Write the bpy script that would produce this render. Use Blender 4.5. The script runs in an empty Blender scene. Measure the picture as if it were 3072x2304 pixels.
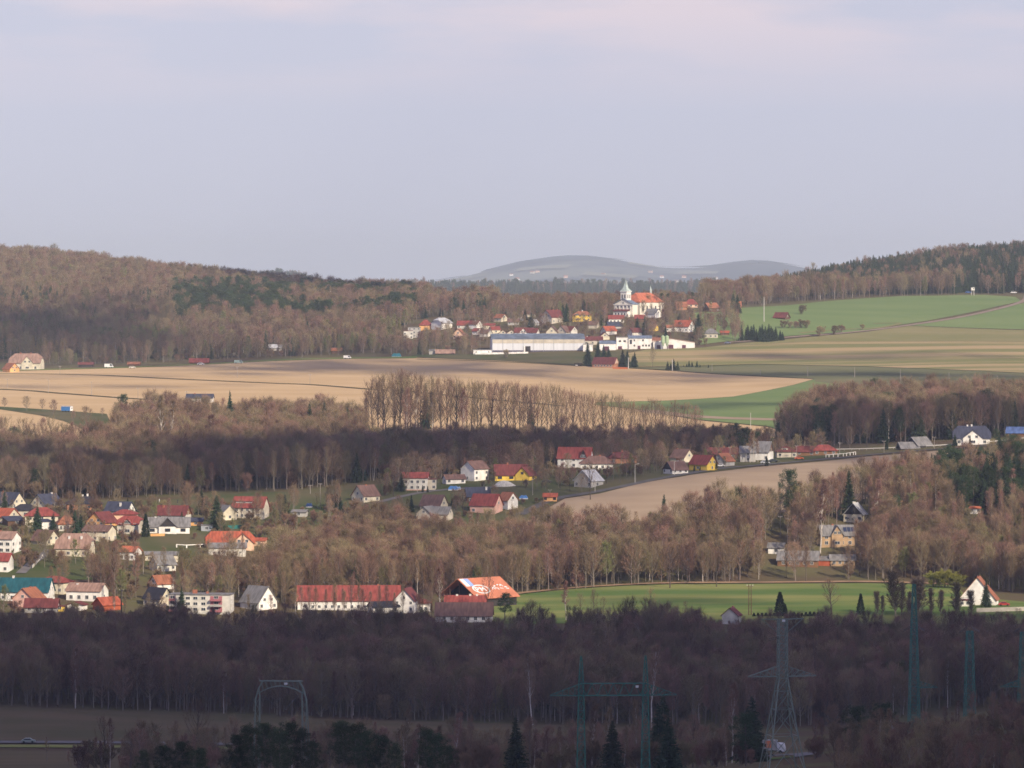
import bpy, math, random
import numpy as np
from mathutils import Vector, Matrix, geometry, noise as mnoise
R = math.radians
sc = bpy.context.scene
COL = sc.collection

# ---------------------------------------------------------------- camera
HORIZON = 830.0                      # photo row of the eye level
F = 1536.0 / math.tan(R(6.0))        # focal length in photo pixels
K = 1.0 / F
cam_data = bpy.data.cameras.new('camera')
cam_data.sensor_width = 36.0
cam_data.angle = R(12.0)
cam_data.shift_y = (HORIZON - 1152.0) / 3072.0
cam_data.clip_start = 5.0
cam_data.clip_end = 90000.0
cam = bpy.data.objects.new('camera', cam_data)
COL.objects.link(cam)
cam.rotation_euler = (R(90), 0, 0)
sc.camera = cam

# ---------------------------------------------------------------- light
SUN_EL, SUN_AZ = R(31.0), R(146.0)   # azimuth clockwise from +Y: behind the camera, to the right
SDIR = Vector((math.sin(SUN_AZ) * math.cos(SUN_EL), math.cos(SUN_AZ) * math.cos(SUN_EL), math.sin(SUN_EL)))
sun_data = bpy.data.lights.new('sun', 'SUN')
sun_data.energy = 5.0
sun_data.angle = R(0.6)
sun_data.color = (1.0, 0.85, 0.63)
sun = bpy.data.objects.new('sun', sun_data)
COL.objects.link(sun)
sun.rotation_euler = SDIR.to_track_quat('Z', 'Y').to_euler()
sun.location = (900, -800, 700)

world = bpy.data.worlds.new("World")
sc.world = world
world.use_nodes = True
wn, wl = world.node_tree.nodes, world.node_tree.links
wn.clear()
sky = wn.new('ShaderNodeTexSky')
sky.sky_type = 'NISHITA'
sky.sun_disc = False
sky.sun_elevation = SUN_EL
sky.sun_rotation = SUN_AZ
sky.altitude = 350
sky.air_density = 1.0
sky.dust_density = 0.8
sky.ozone_density = 4.0
# a thin veil of high cloud over the whole sky, with faint broken pinkish bands
tc = wn.new('ShaderNodeTexCoord')
mp = wn.new('ShaderNodeMapping'); mp.inputs['Scale'].default_value = (9, 9, 46)
nz = wn.new('ShaderNodeTexNoise'); nz.inputs['Scale'].default_value = 1.0
nz.inputs['Detail'].default_value = 5.0; nz.inputs['Roughness'].default_value = 0.55
rp = wn.new('ShaderNodeMapRange')
rp.inputs['From Min'].default_value = 0.42; rp.inputs['From Max'].default_value = 0.60
sep = wn.new('ShaderNodeSeparateXYZ')
el = wn.new('ShaderNodeMapRange')     # the broken bands lie above the clear strip near the horizon
el.inputs['From Min'].default_value = 0.034; el.inputs['From Max'].default_value = 0.054
mul = wn.new('ShaderNodeMath'); mul.operation = 'MULTIPLY'
veil = wn.new('ShaderNodeMix'); veil.data_type = 'RGBA'
vm = wn.new('ShaderNodeMapRange'); vm.inputs['From Min'].default_value = 0.06; vm.inputs['From Max'].default_value = 0.13
vm.inputs['To Min'].default_value = 0.92; vm.inputs['To Max'].default_value = 0.0
veil.inputs[7].default_value = (5.75, 5.75, 6.6, 1)
pink = wn.new('ShaderNodeMix'); pink.data_type = 'RGBA'
pink.inputs[7].default_value = (7.0, 6.2, 6.8, 1)
bg = wn.new('ShaderNodeBackground'); bg.inputs['Strength'].default_value = 0.1
wo = wn.new('ShaderNodeOutputWorld')
wl.new(tc.outputs['Generated'], mp.inputs['Vector']); wl.new(mp.outputs[0], nz.inputs['Vector'])
wl.new(nz.outputs['Fac'], rp.inputs['Value']); wl.new(tc.outputs['Generated'], sep.inputs[0])
wl.new(sep.outputs['Z'], el.inputs['Value']); wl.new(rp.outputs[0], mul.inputs[0]); wl.new(el.outputs[0], mul.inputs[1])
wl.new(sep.outputs['Z'], vm.inputs['Value']); wl.new(vm.outputs[0], veil.inputs[0])
blu = wn.new('ShaderNodeMix'); blu.data_type = 'RGBA'; blu.blend_type = 'MULTIPLY'; blu.inputs[0].default_value = 1.0; blu.inputs[7].default_value = (.40, .55, 1.25, 1)
wl.new(sky.outputs[0], blu.inputs[6]); wl.new(blu.outputs[2], veil.inputs[6]); wl.new(veil.outputs[2], pink.inputs[6])
wl.new(mul.outputs[0], pink.inputs[0]); wl.new(pink.outputs[2], bg.inputs['Color'])
wl.new(bg.outputs[0], wo.inputs['Surface'])

sc.view_settings.view_transform = 'Standard'
sc.view_settings.look = 'None'
sc.view_settings.exposure = 0.22
sc.view_settings.gamma = 1.0
sc.cycles.max_bounces = 5
sc.cycles.diffuse_bounces = 2
sc.cycles.glossy_bounces = 2
sc.cycles.transmission_bounces = 2
sc.cycles.volume_bounces = 0
sc.cycles.transparent_max_bounces = 6
sc.cycles.use_denoising = True
sc.cycles.denoiser = 'OPENIMAGEDENOISE'
sc.cycles.denoising_input_passes = 'RGB_ALBEDO_NORMAL'
sc.cycles.denoising_prefilter = 'NONE'
sc.cycles.use_adaptive_sampling = False
sc.cycles.volume_max_steps = 64
sc.cycles.filter_width = 1.6
rnd = random.Random(7)

# ---------------------------------------------------------------- materials
MATS = {}
def mat(name, col, rough=0.85, var=0.0, scale=1.0, col2=None, spec=0.2, stretch=(1, 1, 1), detail=3.0, per_object=0.0, lo=0.35, hi=0.65, metallic=0.0, transl=0.0):
    """plain diffuse material, mottled by noise in object space and shifted per object"""
    if name in MATS: return MATS[name]
    m = bpy.data.materials.new(name); m.use_nodes = True
    n, l = m.node_tree.nodes, m.node_tree.links
    b = n['Principled BSDF']
    b.inputs['Roughness'].default_value = rough
    b.inputs['Specular IOR Level'].default_value = spec
    b.inputs['Metallic'].default_value = metallic
    c = (*col, 1)
    b.inputs['Base Color'].default_value = c
    src = None
    if var > 0 or col2 is not None:
        t = n.new('ShaderNodeTexCoord'); mpn = n.new('ShaderNodeMapping')
        mpn.inputs['Scale'].default_value = tuple(scale * s for s in stretch)
        no = n.new('ShaderNodeTexNoise'); no.inputs['Scale'].default_value = 1.0
        no.inputs['Detail'].default_value = detail
        r = n.new('ShaderNodeMapRange'); r.inputs['From Min'].default_value = lo; r.inputs['From Max'].default_value = hi
        mx = n.new('ShaderNodeMix'); mx.data_type = 'RGBA'
        c2 = col2 if col2 is not None else tuple(x * (1 + var) for x in col)
        c1 = col if col2 is not None else tuple(x * (1 - var) for x in col)
        mx.inputs[6].default_value = (*c1, 1); mx.inputs[7].default_value = (*c2, 1)
        l.new(t.outputs['Object'], mpn.inputs[0]); l.new(mpn.outputs[0], no.inputs['Vector'])
        l.new(no.outputs['Fac'], r.inputs['Value']); l.new(r.outputs[0], mx.inputs[0])
        src = mx.outputs[2]
    if per_object > 0:
        oi = n.new('ShaderNodeObjectInfo')
        hs = n.new('ShaderNodeHueSaturation')
        a = n.new('ShaderNodeMapRange'); a.inputs['To Min'].default_value = 1 - per_object; a.inputs['To Max'].default_value = 1 + per_object
        l.new(oi.outputs['Random'], a.inputs['Value']); l.new(a.outputs[0], hs.inputs['Value'])
        w = n.new('ShaderNodeMath'); w.operation = 'MULTIPLY'; w.inputs[1].default_value = 7.31
        fr = n.new('ShaderNodeMath'); fr.operation = 'FRACT'
        h = n.new('ShaderNodeMapRange'); h.inputs['To Min'].default_value = 0.5 - 0.06 * per_object; h.inputs['To Max'].default_value = 0.5 + 0.14 * per_object
        l.new(oi.outputs['Random'], w.inputs[0]); l.new(w.outputs[0], fr.inputs[0]); l.new(fr.outputs[0], h.inputs['Value']); l.new(h.outputs[0], hs.inputs['Hue'])
        if src: l.new(src, hs.inputs['Color'])
        else: hs.inputs['Color'].default_value = c
        src = hs.outputs[0]
    if src: l.new(src, b.inputs['Base Color'])
    MATS[name] = m
    return m

# ---------------------------------------------------------------- mesh helpers
class MB:
    """collects boxes, prisms and tubes and links them as one mesh object"""
    def __init__(s): s.v, s.f, s.m = [], [], []
    def add(s, vs, fs, mi=0):
        o = len(s.v); s.v += [tuple(v) for v in vs]; s.f += [tuple(i + o for i in f) for f in fs]; s.m += [mi] * len(fs)
    def box(s, c, d, mi=0, rz=0.0):
        cx, cy, cz = c; hx, hy, hz = d[0] / 2, d[1] / 2, d[2] / 2
        ca, sa = math.cos(rz), math.sin(rz)
        vs = []
        for z in (-hz, hz):
            for x, y in ((-hx, -hy), (hx, -hy), (hx, hy), (-hx, hy)):
                vs.append((cx + x * ca - y * sa, cy + x * sa + y * ca, cz + z))
        s.add(vs, [(3, 2, 1, 0), (4, 5, 6, 7), (0, 1, 5, 4), (1, 2, 6, 5), (2, 3, 7, 6), (3, 0, 4, 7)], mi)
    def extr(s, prof, a, b, axis='x', mi=0):
        """a closed profile (list of 2D points) extruded from a to b along an axis"""
        n = len(prof)
        f = {'x': lambda t, p: (t, p[0], p[1]), 'y': lambda t, p: (p[0], t, p[1]), 'z': lambda t, p: (p[0], p[1], t)}[axis]
        vs = [f(a, p) for p in prof] + [f(b, p) for p in prof]
        s.add(vs, [tuple(range(n))[::-1], tuple(range(n, 2 * n))] + [(i, (i + 1) % n, n + (i + 1) % n, n + i) for i in range(n)], mi)
    def bar(s, p, q, w, mi=0):
        p, q = Vector(p), Vector(q); d = (q - p)
        if d.length < 1e-6: return
        d.normalize(); u = d.cross(Vector((0, 0, 1)) if abs(d.z) < .9 else Vector((1, 0, 0))).normalized() * w / 2; t = d.cross(u).normalized() * w / 2
        vs = [p + u + t, p - u + t, p - u - t, p + u - t, q + u + t, q - u + t, q - u - t, q + u - t]
        s.add(vs, [(0, 1, 2, 3), (7, 6, 5, 4), (0, 4, 5, 1), (1, 5, 6, 2), (2, 6, 7, 3), (3, 7, 4, 0)], mi)
    def tube(s, p, q, r0, r1, n=8, mi=0, cap=True):
        p, q = Vector(p), Vector(q); d = (q - p).normalized()
        u = d.cross(Vector((0, 0, 1)) if abs(d.z) < .9 else Vector((1, 0, 0))).normalized(); t = d.cross(u)
        vs = [p + (u * math.cos(a) + t * math.sin(a)) * r0 for a in [2 * math.pi * i / n for i in range(n)]] + \
             [q + (u * math.cos(a) + t * math.sin(a)) * r1 for a in [2 * math.pi * i / n for i in range(n)]]
        fs = [(i, (i + 1) % n, n + (i + 1) % n, n + i) for i in range(n)]
        if cap: fs += [tuple(range(n))[::-1], tuple(range(n, 2 * n))]
        s.add(vs, fs, mi)
    def mesh(s, name, mats):
        me = bpy.data.meshes.new(name); me.from_pydata(s.v, [], s.f)
        for m in (mats if isinstance(mats, (list, tuple)) else [mats]): me.materials.append(m)
        if any(s.m): me.polygons.foreach_set('material_index', s.m)
        return me
    def build(s, name, mats, parent=None):
        return link(name, s.mesh(name, mats), parent)

def link(name, data, parent=None, loc=None, rz=None):
    o = bpy.data.objects.new(name, data); COL.objects.link(o)
    if parent is not None: o.parent = parent
    if loc is not None: o.location = loc
    if rz is not None: o.rotation_euler = (0, 0, rz)
    return o
def tag(o, label=None, cat=None, group=None, kind=None):
    if label: o['label'] = label
    if cat: o['category'] = cat
    if group: o['group'] = group
    if kind: o['kind'] = kind
    return o
def thing(name, label, cat, loc, rz=0.0, group=None):
    return tag(link(name, None, None, loc, rz), label, cat, group)

# ---------------------------------------------------------------- terrain
XS = np.array([-1300, 0, 512, 1024, 1536, 2048, 2560, 3072, 4400], float)
T = []
def zrow(D, *z): T.append((D, [z[0]] + list(z) + [z[-1]] if len(z) == 7 else [z[0]] * 9))
def yrow(D, *y):
    y = [y[0]] + list(y) + [y[-1]] if len(y) == 7 else [y[0]] * 9
    T.append((D, [-(v - HORIZON) * K * D for v in y]))
zrow(-400, -2.0); zrow(0, -7.0); zrow(150, -30.0); zrow(300, -52.0); zrow(550, -75.0); zrow(800, -91.0)
zrow(1000, -104, -104, -104, -104, -104, -103, -101)
zrow(1100, -113, -113, -113, -113, -112, -110, -105)
zrow(1250, -127, -127, -127, -127, -126, -121, -111)
zrow(1380, -138, -138, -138, -138, -137, -133, -124)
zrow(1440, -141.3, -141.3, -141.3, -141.3, -141, -138, -131)
zrow(1490, -141.6, -141.6, -141.6, -141.6, -141.5, -140, -137)
yrow(1560, 2122, 2140, 2160, 2172, 2180, 2185, 2180)
yrow(1700, 1985)
yrow(1780, 1866, 1866, 1866, 1864, 1858, 1856, 1852)
yrow(1950, 1650, 1662, 1700, 1765, 1752, 1752, 1762)
yrow(2060, 1540, 1545, 1548, 1560, 1540, 1530, 1500)
yrow(2150, 1488, 1490, 1462, 1450, 1424, 1432, 1405)
yrow(2300, 1402, 1402, 1388, 1382, 1372, 1358, 1328)
yrow(2450, 1345, 1340, 1335, 1330, 1328, 1305, 1290)
yrow(2600, 1272, 1272, 1272, 1275, 1272, 1255, 1245)
yrow(2800, 1205, 1205, 1207, 1210, 1213, 1202, 1192)
yrow(3000, 1152, 1152, 1152, 1157, 1165, 1152, 1142)
yrow(3200, 1116, 1112, 1108, 1108, 1108, 1097, 1087)
yrow(3350, 1093, 1088, 1073, 1062, 1050, 1042, 1036)
yrow(3450, 1052, 1052, 1038, 1004, 993, 1004, 1008)
yrow(3550, 1012, 1014, 1005, 955, 938, 966, 976)
yrow(3700, 952, 952, 955, 928, 918, 926, 932)
yrow(3900, 892, 900, 918, 918, 914, 886, 884)
yrow(4200, 815, 852, 897, 918, 916, 858, 822)
yrow(4500, 796, 846, 902, 925, 926, 832, 776)
yrow(5200, 830, 870, 915, 932, 932, 872, 806)
yrow(6500, 905); yrow(7400, 893); yrow(9500, 886); yrow(13000, 874); yrow(17000, 866); yrow(23000, 850); yrow(32000, 846)
FARX = np.array([-1300, 0, 700, 950, 1150, 1300, 1400, 1500, 1600, 1720, 1830, 1900, 1960, 2050, 2130, 2200, 2260, 2340, 2410, 2500, 2700, 3072, 4400], float)
FARY = np.array([846, 846, 850, 852, 849, 845, 829, 801, 780, 769, 776, 790, 803, 806, 804, 789, 782, 790, 804, 818, 830, 838, 842], float)

def pchip(x, y, xn):
    x = np.asarray(x, float); h = np.diff(x)[:, None]; y = np.asarray(y, float)
    if y.ndim == 1: y = y[:, None]
    d = np.diff(y, axis=0) / h
    m = np.zeros_like(y)
    s = (d[:-1] * d[1:]) > 0
    w1 = 2 * h[1:] + h[:-1]; w2 = h[1:] + 2 * h[:-1]
    with np.errstate(divide='ignore', invalid='ignore'):
        hm = (w1 + w2) / (w1 / d[:-1] + w2 / d[1:])
    m[1:-1] = np.where(s, hm, 0.0)
    m[0], m[-1] = d[0], d[-1]
    i = np.clip(np.searchsorted(x, xn) - 1, 0, len(x) - 2)
    t = ((xn - x[i]) / (x[i + 1] - x[i]))[:, None]; hh = h[i]
    t = np.clip(t, 0, 1)
    return (2*t**3 - 3*t**2 + 1) * y[i] + (t**3 - 2*t**2 + t) * hh * m[i] + (-2*t**3 + 3*t**2) * y[i+1] + (t**3 - t**2) * hh * m[i+1]
DG = np.concatenate([np.arange(-400, 900, 20), np.arange(900, 5000, 8), np.geomspace(5000, 32000, 150)])
UG = np.arange(-1300, 4401, 25.0)
TD = np.array([t[0] for t in T], float); TZ = np.array([t[1] for t in T], float)
ZC = pchip(TD, TZ, DG)                       # (D, columns)
ZG = pchip(XS, ZC.T, UG).T                   # (D, U)
def sstep(a, b, x): t = np.clip((x - a) / (b - a), 0, 1); return t * t * (3 - 2 * t)
fary = np.interp(UG, FARX, FARY); fary = np.convolve(np.pad(fary, 2, 'edge'), [.1, .2, .4, .2, .1], 'valid')
for di, D in enumerate(DG):
    if 15000 < D:
        w = sstep(15000, 22500, np.array([D]))[0] * (1 - sstep(23500, 29000, np.array([D]))[0])
        zf = -(fary - HORIZON) * K * 23000
        ZG[di] = ZG[di] * (1 - w) + zf * w
    if 7500 < D < 14500:
        ZG[di] += 26.0 * np.exp(-((D - 11000) / 900) ** 2) * np.exp(-(np.maximum(0, np.abs(UG - 845) - 15) / 80) ** 2)
def height(X, Y):
    X = np.asarray(X, float); Y = np.asarray(Y, float)
    px = 1536 + X / np.maximum(Y, 60) * F
    u = np.clip((px - UG[0]) / 25.0, 0, len(UG) - 1.001); ui = u.astype(int); uf = u - ui
    Yc = np.clip(Y, DG[0], DG[-1] - 1)
    d = np.clip(np.searchsorted(DG, Yc, side='right') - 1, 0, len(DG) - 2); df = (Yc - DG[d]) / (DG[d + 1] - DG[d])
    return (ZG[d, ui] * (1 - uf) + ZG[d, ui + 1] * uf) * (1 - df) + (ZG[d + 1, ui] * (1 - uf) + ZG[d + 1, ui + 1] * uf) * df
DM = np.concatenate([np.arange(900, 5000, 4.0), np.geomspace(5000, 26500, 340)])
def dist_at(px, py):
    """distance at which the ground of column px is seen on photo row py"""
    X = (px - 1536) * K * DM
    yy = HORIZON - height(X, DM) / DM * F
    i = np.argmax(yy <= py)
    if i == 0: return DM[0] if yy[0] <= py else DM[-1]
    t = (yy[i - 1] - py) / max(yy[i - 1] - yy[i], 1e-6)
    return DM[i - 1] + t * (DM[i] - DM[i - 1])
def on(px, D):
    X = (px - 1536) * K * D
    return Vector((X, D, float(height(X, D))))
def at(px, py): return on(px, dist_at(px, py))
def row_of(p): return HORIZON - p[2] / p[1] * F
def col_of(p): return 1536 + p[0] / p[1] * F

def ground_sheet():
    ds = np.concatenate([np.arange(-300, 900, 50), np.arange(900, 5000, 11), np.geomspace(5000, 27000, 190)])
    s = np.linspace(-1, 1, 200); s = np.sign(s) * (0.55 * np.abs(s) + 0.45 * np.abs(s) ** 3)
    D2, S2 = np.meshgrid(ds, s, indexing='ij')
    X2 = S2 * (0.23 * np.maximum(D2, 0) + 220)
    Z2 = height(X2, D2)
    V = np.stack([X2, D2, Z2], -1).reshape(-1, 3)
    nr, nc = D2.shape
    idx = np.arange(nr * nc).reshape(nr, nc)
    Fq = np.stack([idx[:-1, :-1], idx[:-1, 1:], idx[1:, 1:], idx[1:, :-1]], -1).reshape(-1, 4)
    me = bpy.data.meshes.new('ground'); me.from_pydata(V.tolist(), [], Fq.tolist())
    me.materials.append(mat('woodland_floor', (.115, .082, .055), col2=(.13, .125, .06), scale=.03, detail=6, rough=1, spec=0))
    me.materials.append(mat('far_country', (.025, .045, .075), col2=(.17, .19, .16), scale=.0016, detail=7, rough=1, spec=0, lo=.48, hi=.56, stretch=(1, .22, 1)))  # far land tinted bluish, haze of distance put into the base colours
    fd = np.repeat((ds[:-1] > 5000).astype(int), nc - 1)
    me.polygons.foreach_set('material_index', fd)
    me.polygons.foreach_set('use_smooth', np.ones(len(Fq), bool))
    tag(link('ground', me), kind='structure')
ground_sheet()

def poly_world(pts, step=9.0, mode='y'):
    P = [(at(x, y) if mode == 'y' else on(x, y)) for x, y in pts]
    P = [(p.x, p.y) for p in P]; out = []
    for (x0, y0), (x1, y1) in zip(P, P[1:] + P[:1]):
        n = max(1, int(math.hypot(x1 - x0, y1 - y0) / step))
        out += [(x0 + (x1 - x0) * i / n, y0 + (y1 - y0) * i / n) for i in range(n)]
    return out
def inside(P, X, Y):
    X = np.asarray(X); Y = np.asarray(Y); c = np.zeros(X.shape, bool)
    x0 = np.array([p[0] for p in P]); y0 = np.array([p[1] for p in P]); x1 = np.roll(x0, -1); y1 = np.roll(y0, -1)
    for a, b, cx, d in zip(x0, y0, x1, y1):
        if b == d: continue
        c ^= ((b > Y) != (d > Y)) & (X < (cx - a) * (Y - b) / (d - b) + a)
    return c
def sheet(name, pts, m, off=.12, step=12.0, mode='y', bstep=9.0):
    B = poly_world(pts, bstep, mode); xs = [p[0] for p in B]; ys = [p[1] for p in B]
    gx, gy = np.meshgrid(np.arange(min(xs), max(xs), step), np.arange(min(ys), max(ys), step))
    gx = gx.ravel() + 2.1; gy = gy.ravel() + 1.3
    k = inside(B, gx, gy); gx, gy = gx[k], gy[k]
    V = [Vector(p) for p in B] + [Vector((a, b)) for a, b in zip(gx, gy)]
    r = geometry.delaunay_2d_cdt(V, [], [list(range(len(B)))], 1, 1e-3)
    co = r[0]; z = height([v.x for v in co], [v.y for v in co]) + off
    me = bpy.data.meshes.new(name); me.from_pydata([(v.x, v.y, float(h)) for v, h in zip(co, z)], [], [tuple(f) for f in r[2]])
    me.materials.append(m); me.polygons.foreach_set('use_smooth', [True] * len(me.polygons))
    me.update()
    if len(me.polygons) and me.polygons[0].normal.z < 0: me.flip_normals()
    return tag(link(name, me), kind='structure')
def path_pts(pts, step, mode='y'):
    P = [(at(x, y) if mode == 'y' else on(x, y)) for x, y in pts]; P = [Vector((p.x, p.y)) for p in P]
    out = []
    n = len(P)
    for i in range(n - 1):
        p0, p1, p2, p3 = P[max(i - 1, 0)], P[i], P[i + 1], P[min(i + 2, n - 1)]
        k = max(1, int((p2 - p1).length / step))
        for j in range(k):
            t = j / k
            out.append(.5 * ((2 * p1) + (p2 - p0) * t + (2 * p0 - 5 * p1 + 4 * p2 - p3) * t * t + (3 * p1 - p0 - 3 * p2 + p3) * t ** 3))
    out.append(P[-1]); return out
def strip(name, pts, w, m, off=.2, step=7.0, kind='structure', mode='y'):
    c = path_pts(pts, step, mode); V, Fs = [], []
    for i, p in enumerate(c):
        d = (c[min(i + 1, len(c) - 1)] - c[max(i - 1, 0)]).normalized(); nn = Vector((-d.y, d.x))
        for s in (-1, -.33, .33, 1):
            q = p + nn * w / 2 * s; V.append((q.x, q.y, float(height(q.x, q.y)) + off))
    for i in range(len(c) - 1):
        for j in range(3): Fs.append((4*i + j + 1, 4*i + j, 4*i + j + 4, 4*i + j + 5))
    me = bpy.data.meshes.new(name); me.from_pydata(V, [], Fs); me.materials.append(m)
    me.update()
    if me.polygons[0].normal.z < 0: me.flip_normals()
    return tag(link(name, me), kind=kind)

tan = mat('dry_soil', (.49, .345, .185), col2=(.57, .415, .24), scale=.012, detail=6, rough=1, spec=0, stretch=(1, 3, 1), lo=.3, hi=.7)
tan2 = mat('harrowed_soil', (.31, .235, .165), col2=(.37, .285, .20), scale=.03, detail=6, rough=1, spec=0, stretch=(1, 3, 1), lo=.3, hi=.7)
stubble = mat('striped_stubble', (.40, .30, .165), col2=(.20, .20, .085), scale=.0035, detail=4, rough=1, spec=0, stretch=(1, 13, 1), lo=.4, hi=.6)
green = mat('spring_crop', (.14, .21, .08), col2=(.19, .245, .10), scale=.008, detail=6, rough=1, spec=0, stretch=(1, 2.5, 1), lo=.3, hi=.7)
lush = mat('lush_crop', (.105, .165, .05), col2=(.23, .24, .085), scale=.012, detail=6, rough=1, spec=0, stretch=(1, 3.2, 1), lo=.38, hi=.62)
olive = mat('thin_grass', (.20, .20, .085), col2=(.26, .23, .115), scale=.01, detail=6, rough=1, spec=0, stretch=(1, 3, 1), lo=.3, hi=.7)
scrub = mat('scrub_grass', (.05, .055, .03), col2=(.09, .075, .045), scale=.05, detail=6, rough=1, spec=0)
grass = mat('village_grass', (.075, .095, .04), col2=(.13, .115, .065), scale=.03, detail=6, rough=1, spec=0, lo=.35, hi=.65)
hay = mat('dead_grass', (.155, .12, .075), col2=(.11, .10, .055), scale=.02, detail=6, rough=1, spec=0, stretch=(1, 3, 1))
fringe = mat('dead_margin_grass', (.33, .22, .14), var=.2, scale=.1, rough=1, spec=0)
asphalt = mat('asphalt', (.16, .15, .15), var=.15, scale=.2, rough=.9)
gravel = mat('gravel_track', (.27, .21, .17), var=.15, scale=.2, rough=1, spec=0)
margin = mat('field_margin_grass', (.075, .07, .035), var=.3, scale=.2, rough=1, spec=0)

sheet('field', [(-700,1125),(0,1113),(400,1102),(800,1083),(1250,1074),(1500,1083),(1750,1098),(2010,1113),(2272,1130),(2440,1138),(2380,1155),(2200,1190),(2000,1202),(1790,1207),(1780,1215),(1900,1228),(2100,1262),(2300,1281),(2420,1310),(2300,1336),(1700,1348),(1000,1348),(300,1400),(-700,1400)], tan)
dusky = mat('dusky_grass', (.135, .145, .075), col2=(.18, .175, .095), scale=.01, detail=6, rough=1, spec=0, stretch=(1, 3, 1))
sheet('field', [(1892,1104),(2272,1094),(2600,1101),(3072,1121),(3900,1130),(3900,1196),(3072,1186),(2700,1170),(2446,1146),(2442,1137),(2272,1128),(2010,1111)], dusky, .27)
sheet('field', [(2442,1139),(2700,1165),(3072,1180),(3900,1190),(3900,1300),(3072,1300),(2420,1308),(2300,1279),(2100,1260),(1900,1226),(1782,1214),(1792,1208),(2000,1203),(2200,1191),(2380,1156)], green, .24)
strip('field', [(1930,1232),(2080,1250),(2250,1258),(2420,1262)], 14, tan2, .34)
sheet('field', [(1880,1102),(1885,1060),(1940,1050),(2080,1045),(2272,1035),(2450,1025),(3072,1026),(3900,1030),(3900,1129),(3072,1120),(2600,1100),(2272,1093)], stubble, .3)
sheet('field', [(2110,1043),(2220,1031),(2350,1020),(2600,996),(2730,978),(3072,991),(3900,1000),(3900,1029),(3072,1025),(2450,1024),(2272,1034)], olive, .16)
sheet('field', [(2732,977),(2800,966),(2950,937),(3069,910),(3120,880),(3900,850),(3900,998),(3072,989)], green, .2)
sheet('field', [(2062,944),(2170,930),(2272,921),(2450,907),(2700,889),(2950,885),(3045,891),(3064,904),(2900,940),(2780,963),(2600,993),(2400,1006),(2150,1028),(2100,1035),(2085,1000),(2070,965)], green, .18)
strip('path', [(3120,868),(3085,880),(3066,906),(2950,938),(2800,966),(2650,987),(2520,1001),(2400,1010),(2250,1024),(2180,1028)], 5.0, gravel, .4)
strip('path', [(2400,1000),(2520,990),(2640,984),(2700,970),(2620,972)], 4.0, olive, .35)
sheet('meadow', [(1200,1073),(1250,1064),(1480,1064),(1750,1058),(1872,1057),(1884,1101),(1750,1096),(1500,1081),(1250,1072)], grass, .2)
strip('verge', [(-300,1122),(0,1113),(400,1102),(800,1083),(1250,1073)], 16, lush, .3)
strip('verge', [(1250,1078),(1500,1086),(1750,1099),(1900,1106),(2010,1113)], 3, margin, .35)
strip('verge', [(-600,1124),(0,1122),(271,1126),(506,1137),(800,1150),(931,1155),(1112,1169),(1220,1175),(1473,1200),(1700,1220)], 4.0, margin, .4)
strip('verge', [(-600,1150),(0,1169),(181,1181),(398,1197),(600,1206)], 4.0, margin, .4)
sheet('meadow', [(-700,1216),(0,1221),(160,1231),(320,1243),(345,1300),(250,1290),(190,1264),(120,1247),(0,1229),(-700,1226)], grass, .3)
sheet('meadow', [(-900,1512),(0,1508),(300,1503),(500,1500),(650,1482),(760,1477),(900,1477),(1040,1470),(1200,1445),(1480,1420),(1680,1398),(2000,1380),(2300,1362),(2500,1350),(2560,1362),(2300,1394),(2050,1427),(1690,1490),(1640,1525),(1500,1560),(1300,1585),(900,1610),(780,1650),(500,1680),(300,1740),(-900,1760)], grass, .15)
strip('road', [(1120,1512),(1200,1492),(1290,1475),(1400,1466),(1480,1463)], 3.5, asphalt, .3)
strip('road', [(1560,1545),(1640,1506),(1690,1492),(1780,1478),(1900,1453),(2040,1426),(2150,1408),(2272,1397),(2450,1381),(2600,1367),(2750,1353),(2900,1343),(3040,1329),(3300,1310)], 4.6, mat('old_asphalt', (.11, .105, .10), var=.15, scale=.2, rough=.95), .3)
sheet('field', [(1560,1580),(1650,1522),(1695,1497),(1800,1482),(2040,1432),(2272,1402),(2600,1371),(2850,1350),(2905,1348),(2890,1400),(2750,1460),(2500,1520),(2300,1545),(2000,1560),(1750,1575)], tan2, .2)
sheet('field', [(1400,1835),(1440,1806),(1500,1794),(1560,1783),(1700,1769),(1850,1759),(2040,1753),(2272,1752),(2600,1750),(2870,1757),(2900,1790),(3072,1806),(3700,1815),(3700,1872),(3072,1872),(2300,1872),(1500,1872)], lush, .15)
strip('verge', [(1500,1793),(1560,1782),(1700,1768),(1850,1758),(2040,1751),(2272,1750),(2600,1748),(2870,1756)], 5.0, fringe, .5)
sheet('field', [(-900,2119),(0,2123),(300,2131),(700,2146),(1100,2161),(1560,2173),(2000,2181),(2250,2200),(2500,2230),(2450,2268),(1500,2250),(800,2232),(0,2224),(-900,2222)], hay, .12)
strip('road', [(-900,2226),(0,2228),(300,2229),(800,2236),(1500,2251),(1900,2262),(2350,2267),(2430,2268)], 7, asphalt, .3)
strip('verge', [(-900,2238),(0,2240),(300,2242),(800,2248),(1500,2262),(1900,2272),(2350,2277)], 9, lush, .25)
sheet('field', [(-900,2252),(0,2252),(500,2256),(1500,2268),(2200,2280),(2350,2290),(2350,2360),(-900,2360)], hay, .1)
sheet('meadow', [(2800,2235),(2900,2190),(3072,2150),(3700,2120),(3700,2400),(2700,2400)], scrub, .15)
strip('path', [(2850,2240),(2910,2230),(3000,2170),(3060,2145),(3150,2128)], 1.2, hay, .3)
strip('path', [(500,1055),(560,1050),(600,1048),(660,1047)], 3.5, mat('pale_track', (.5, .45, .4), rough=1), .5)
sheet('meadow', [(495,1058),(520,1040),(600,1034),(670,1036),(670,1052),(600,1058)], olive, .3)
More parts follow.
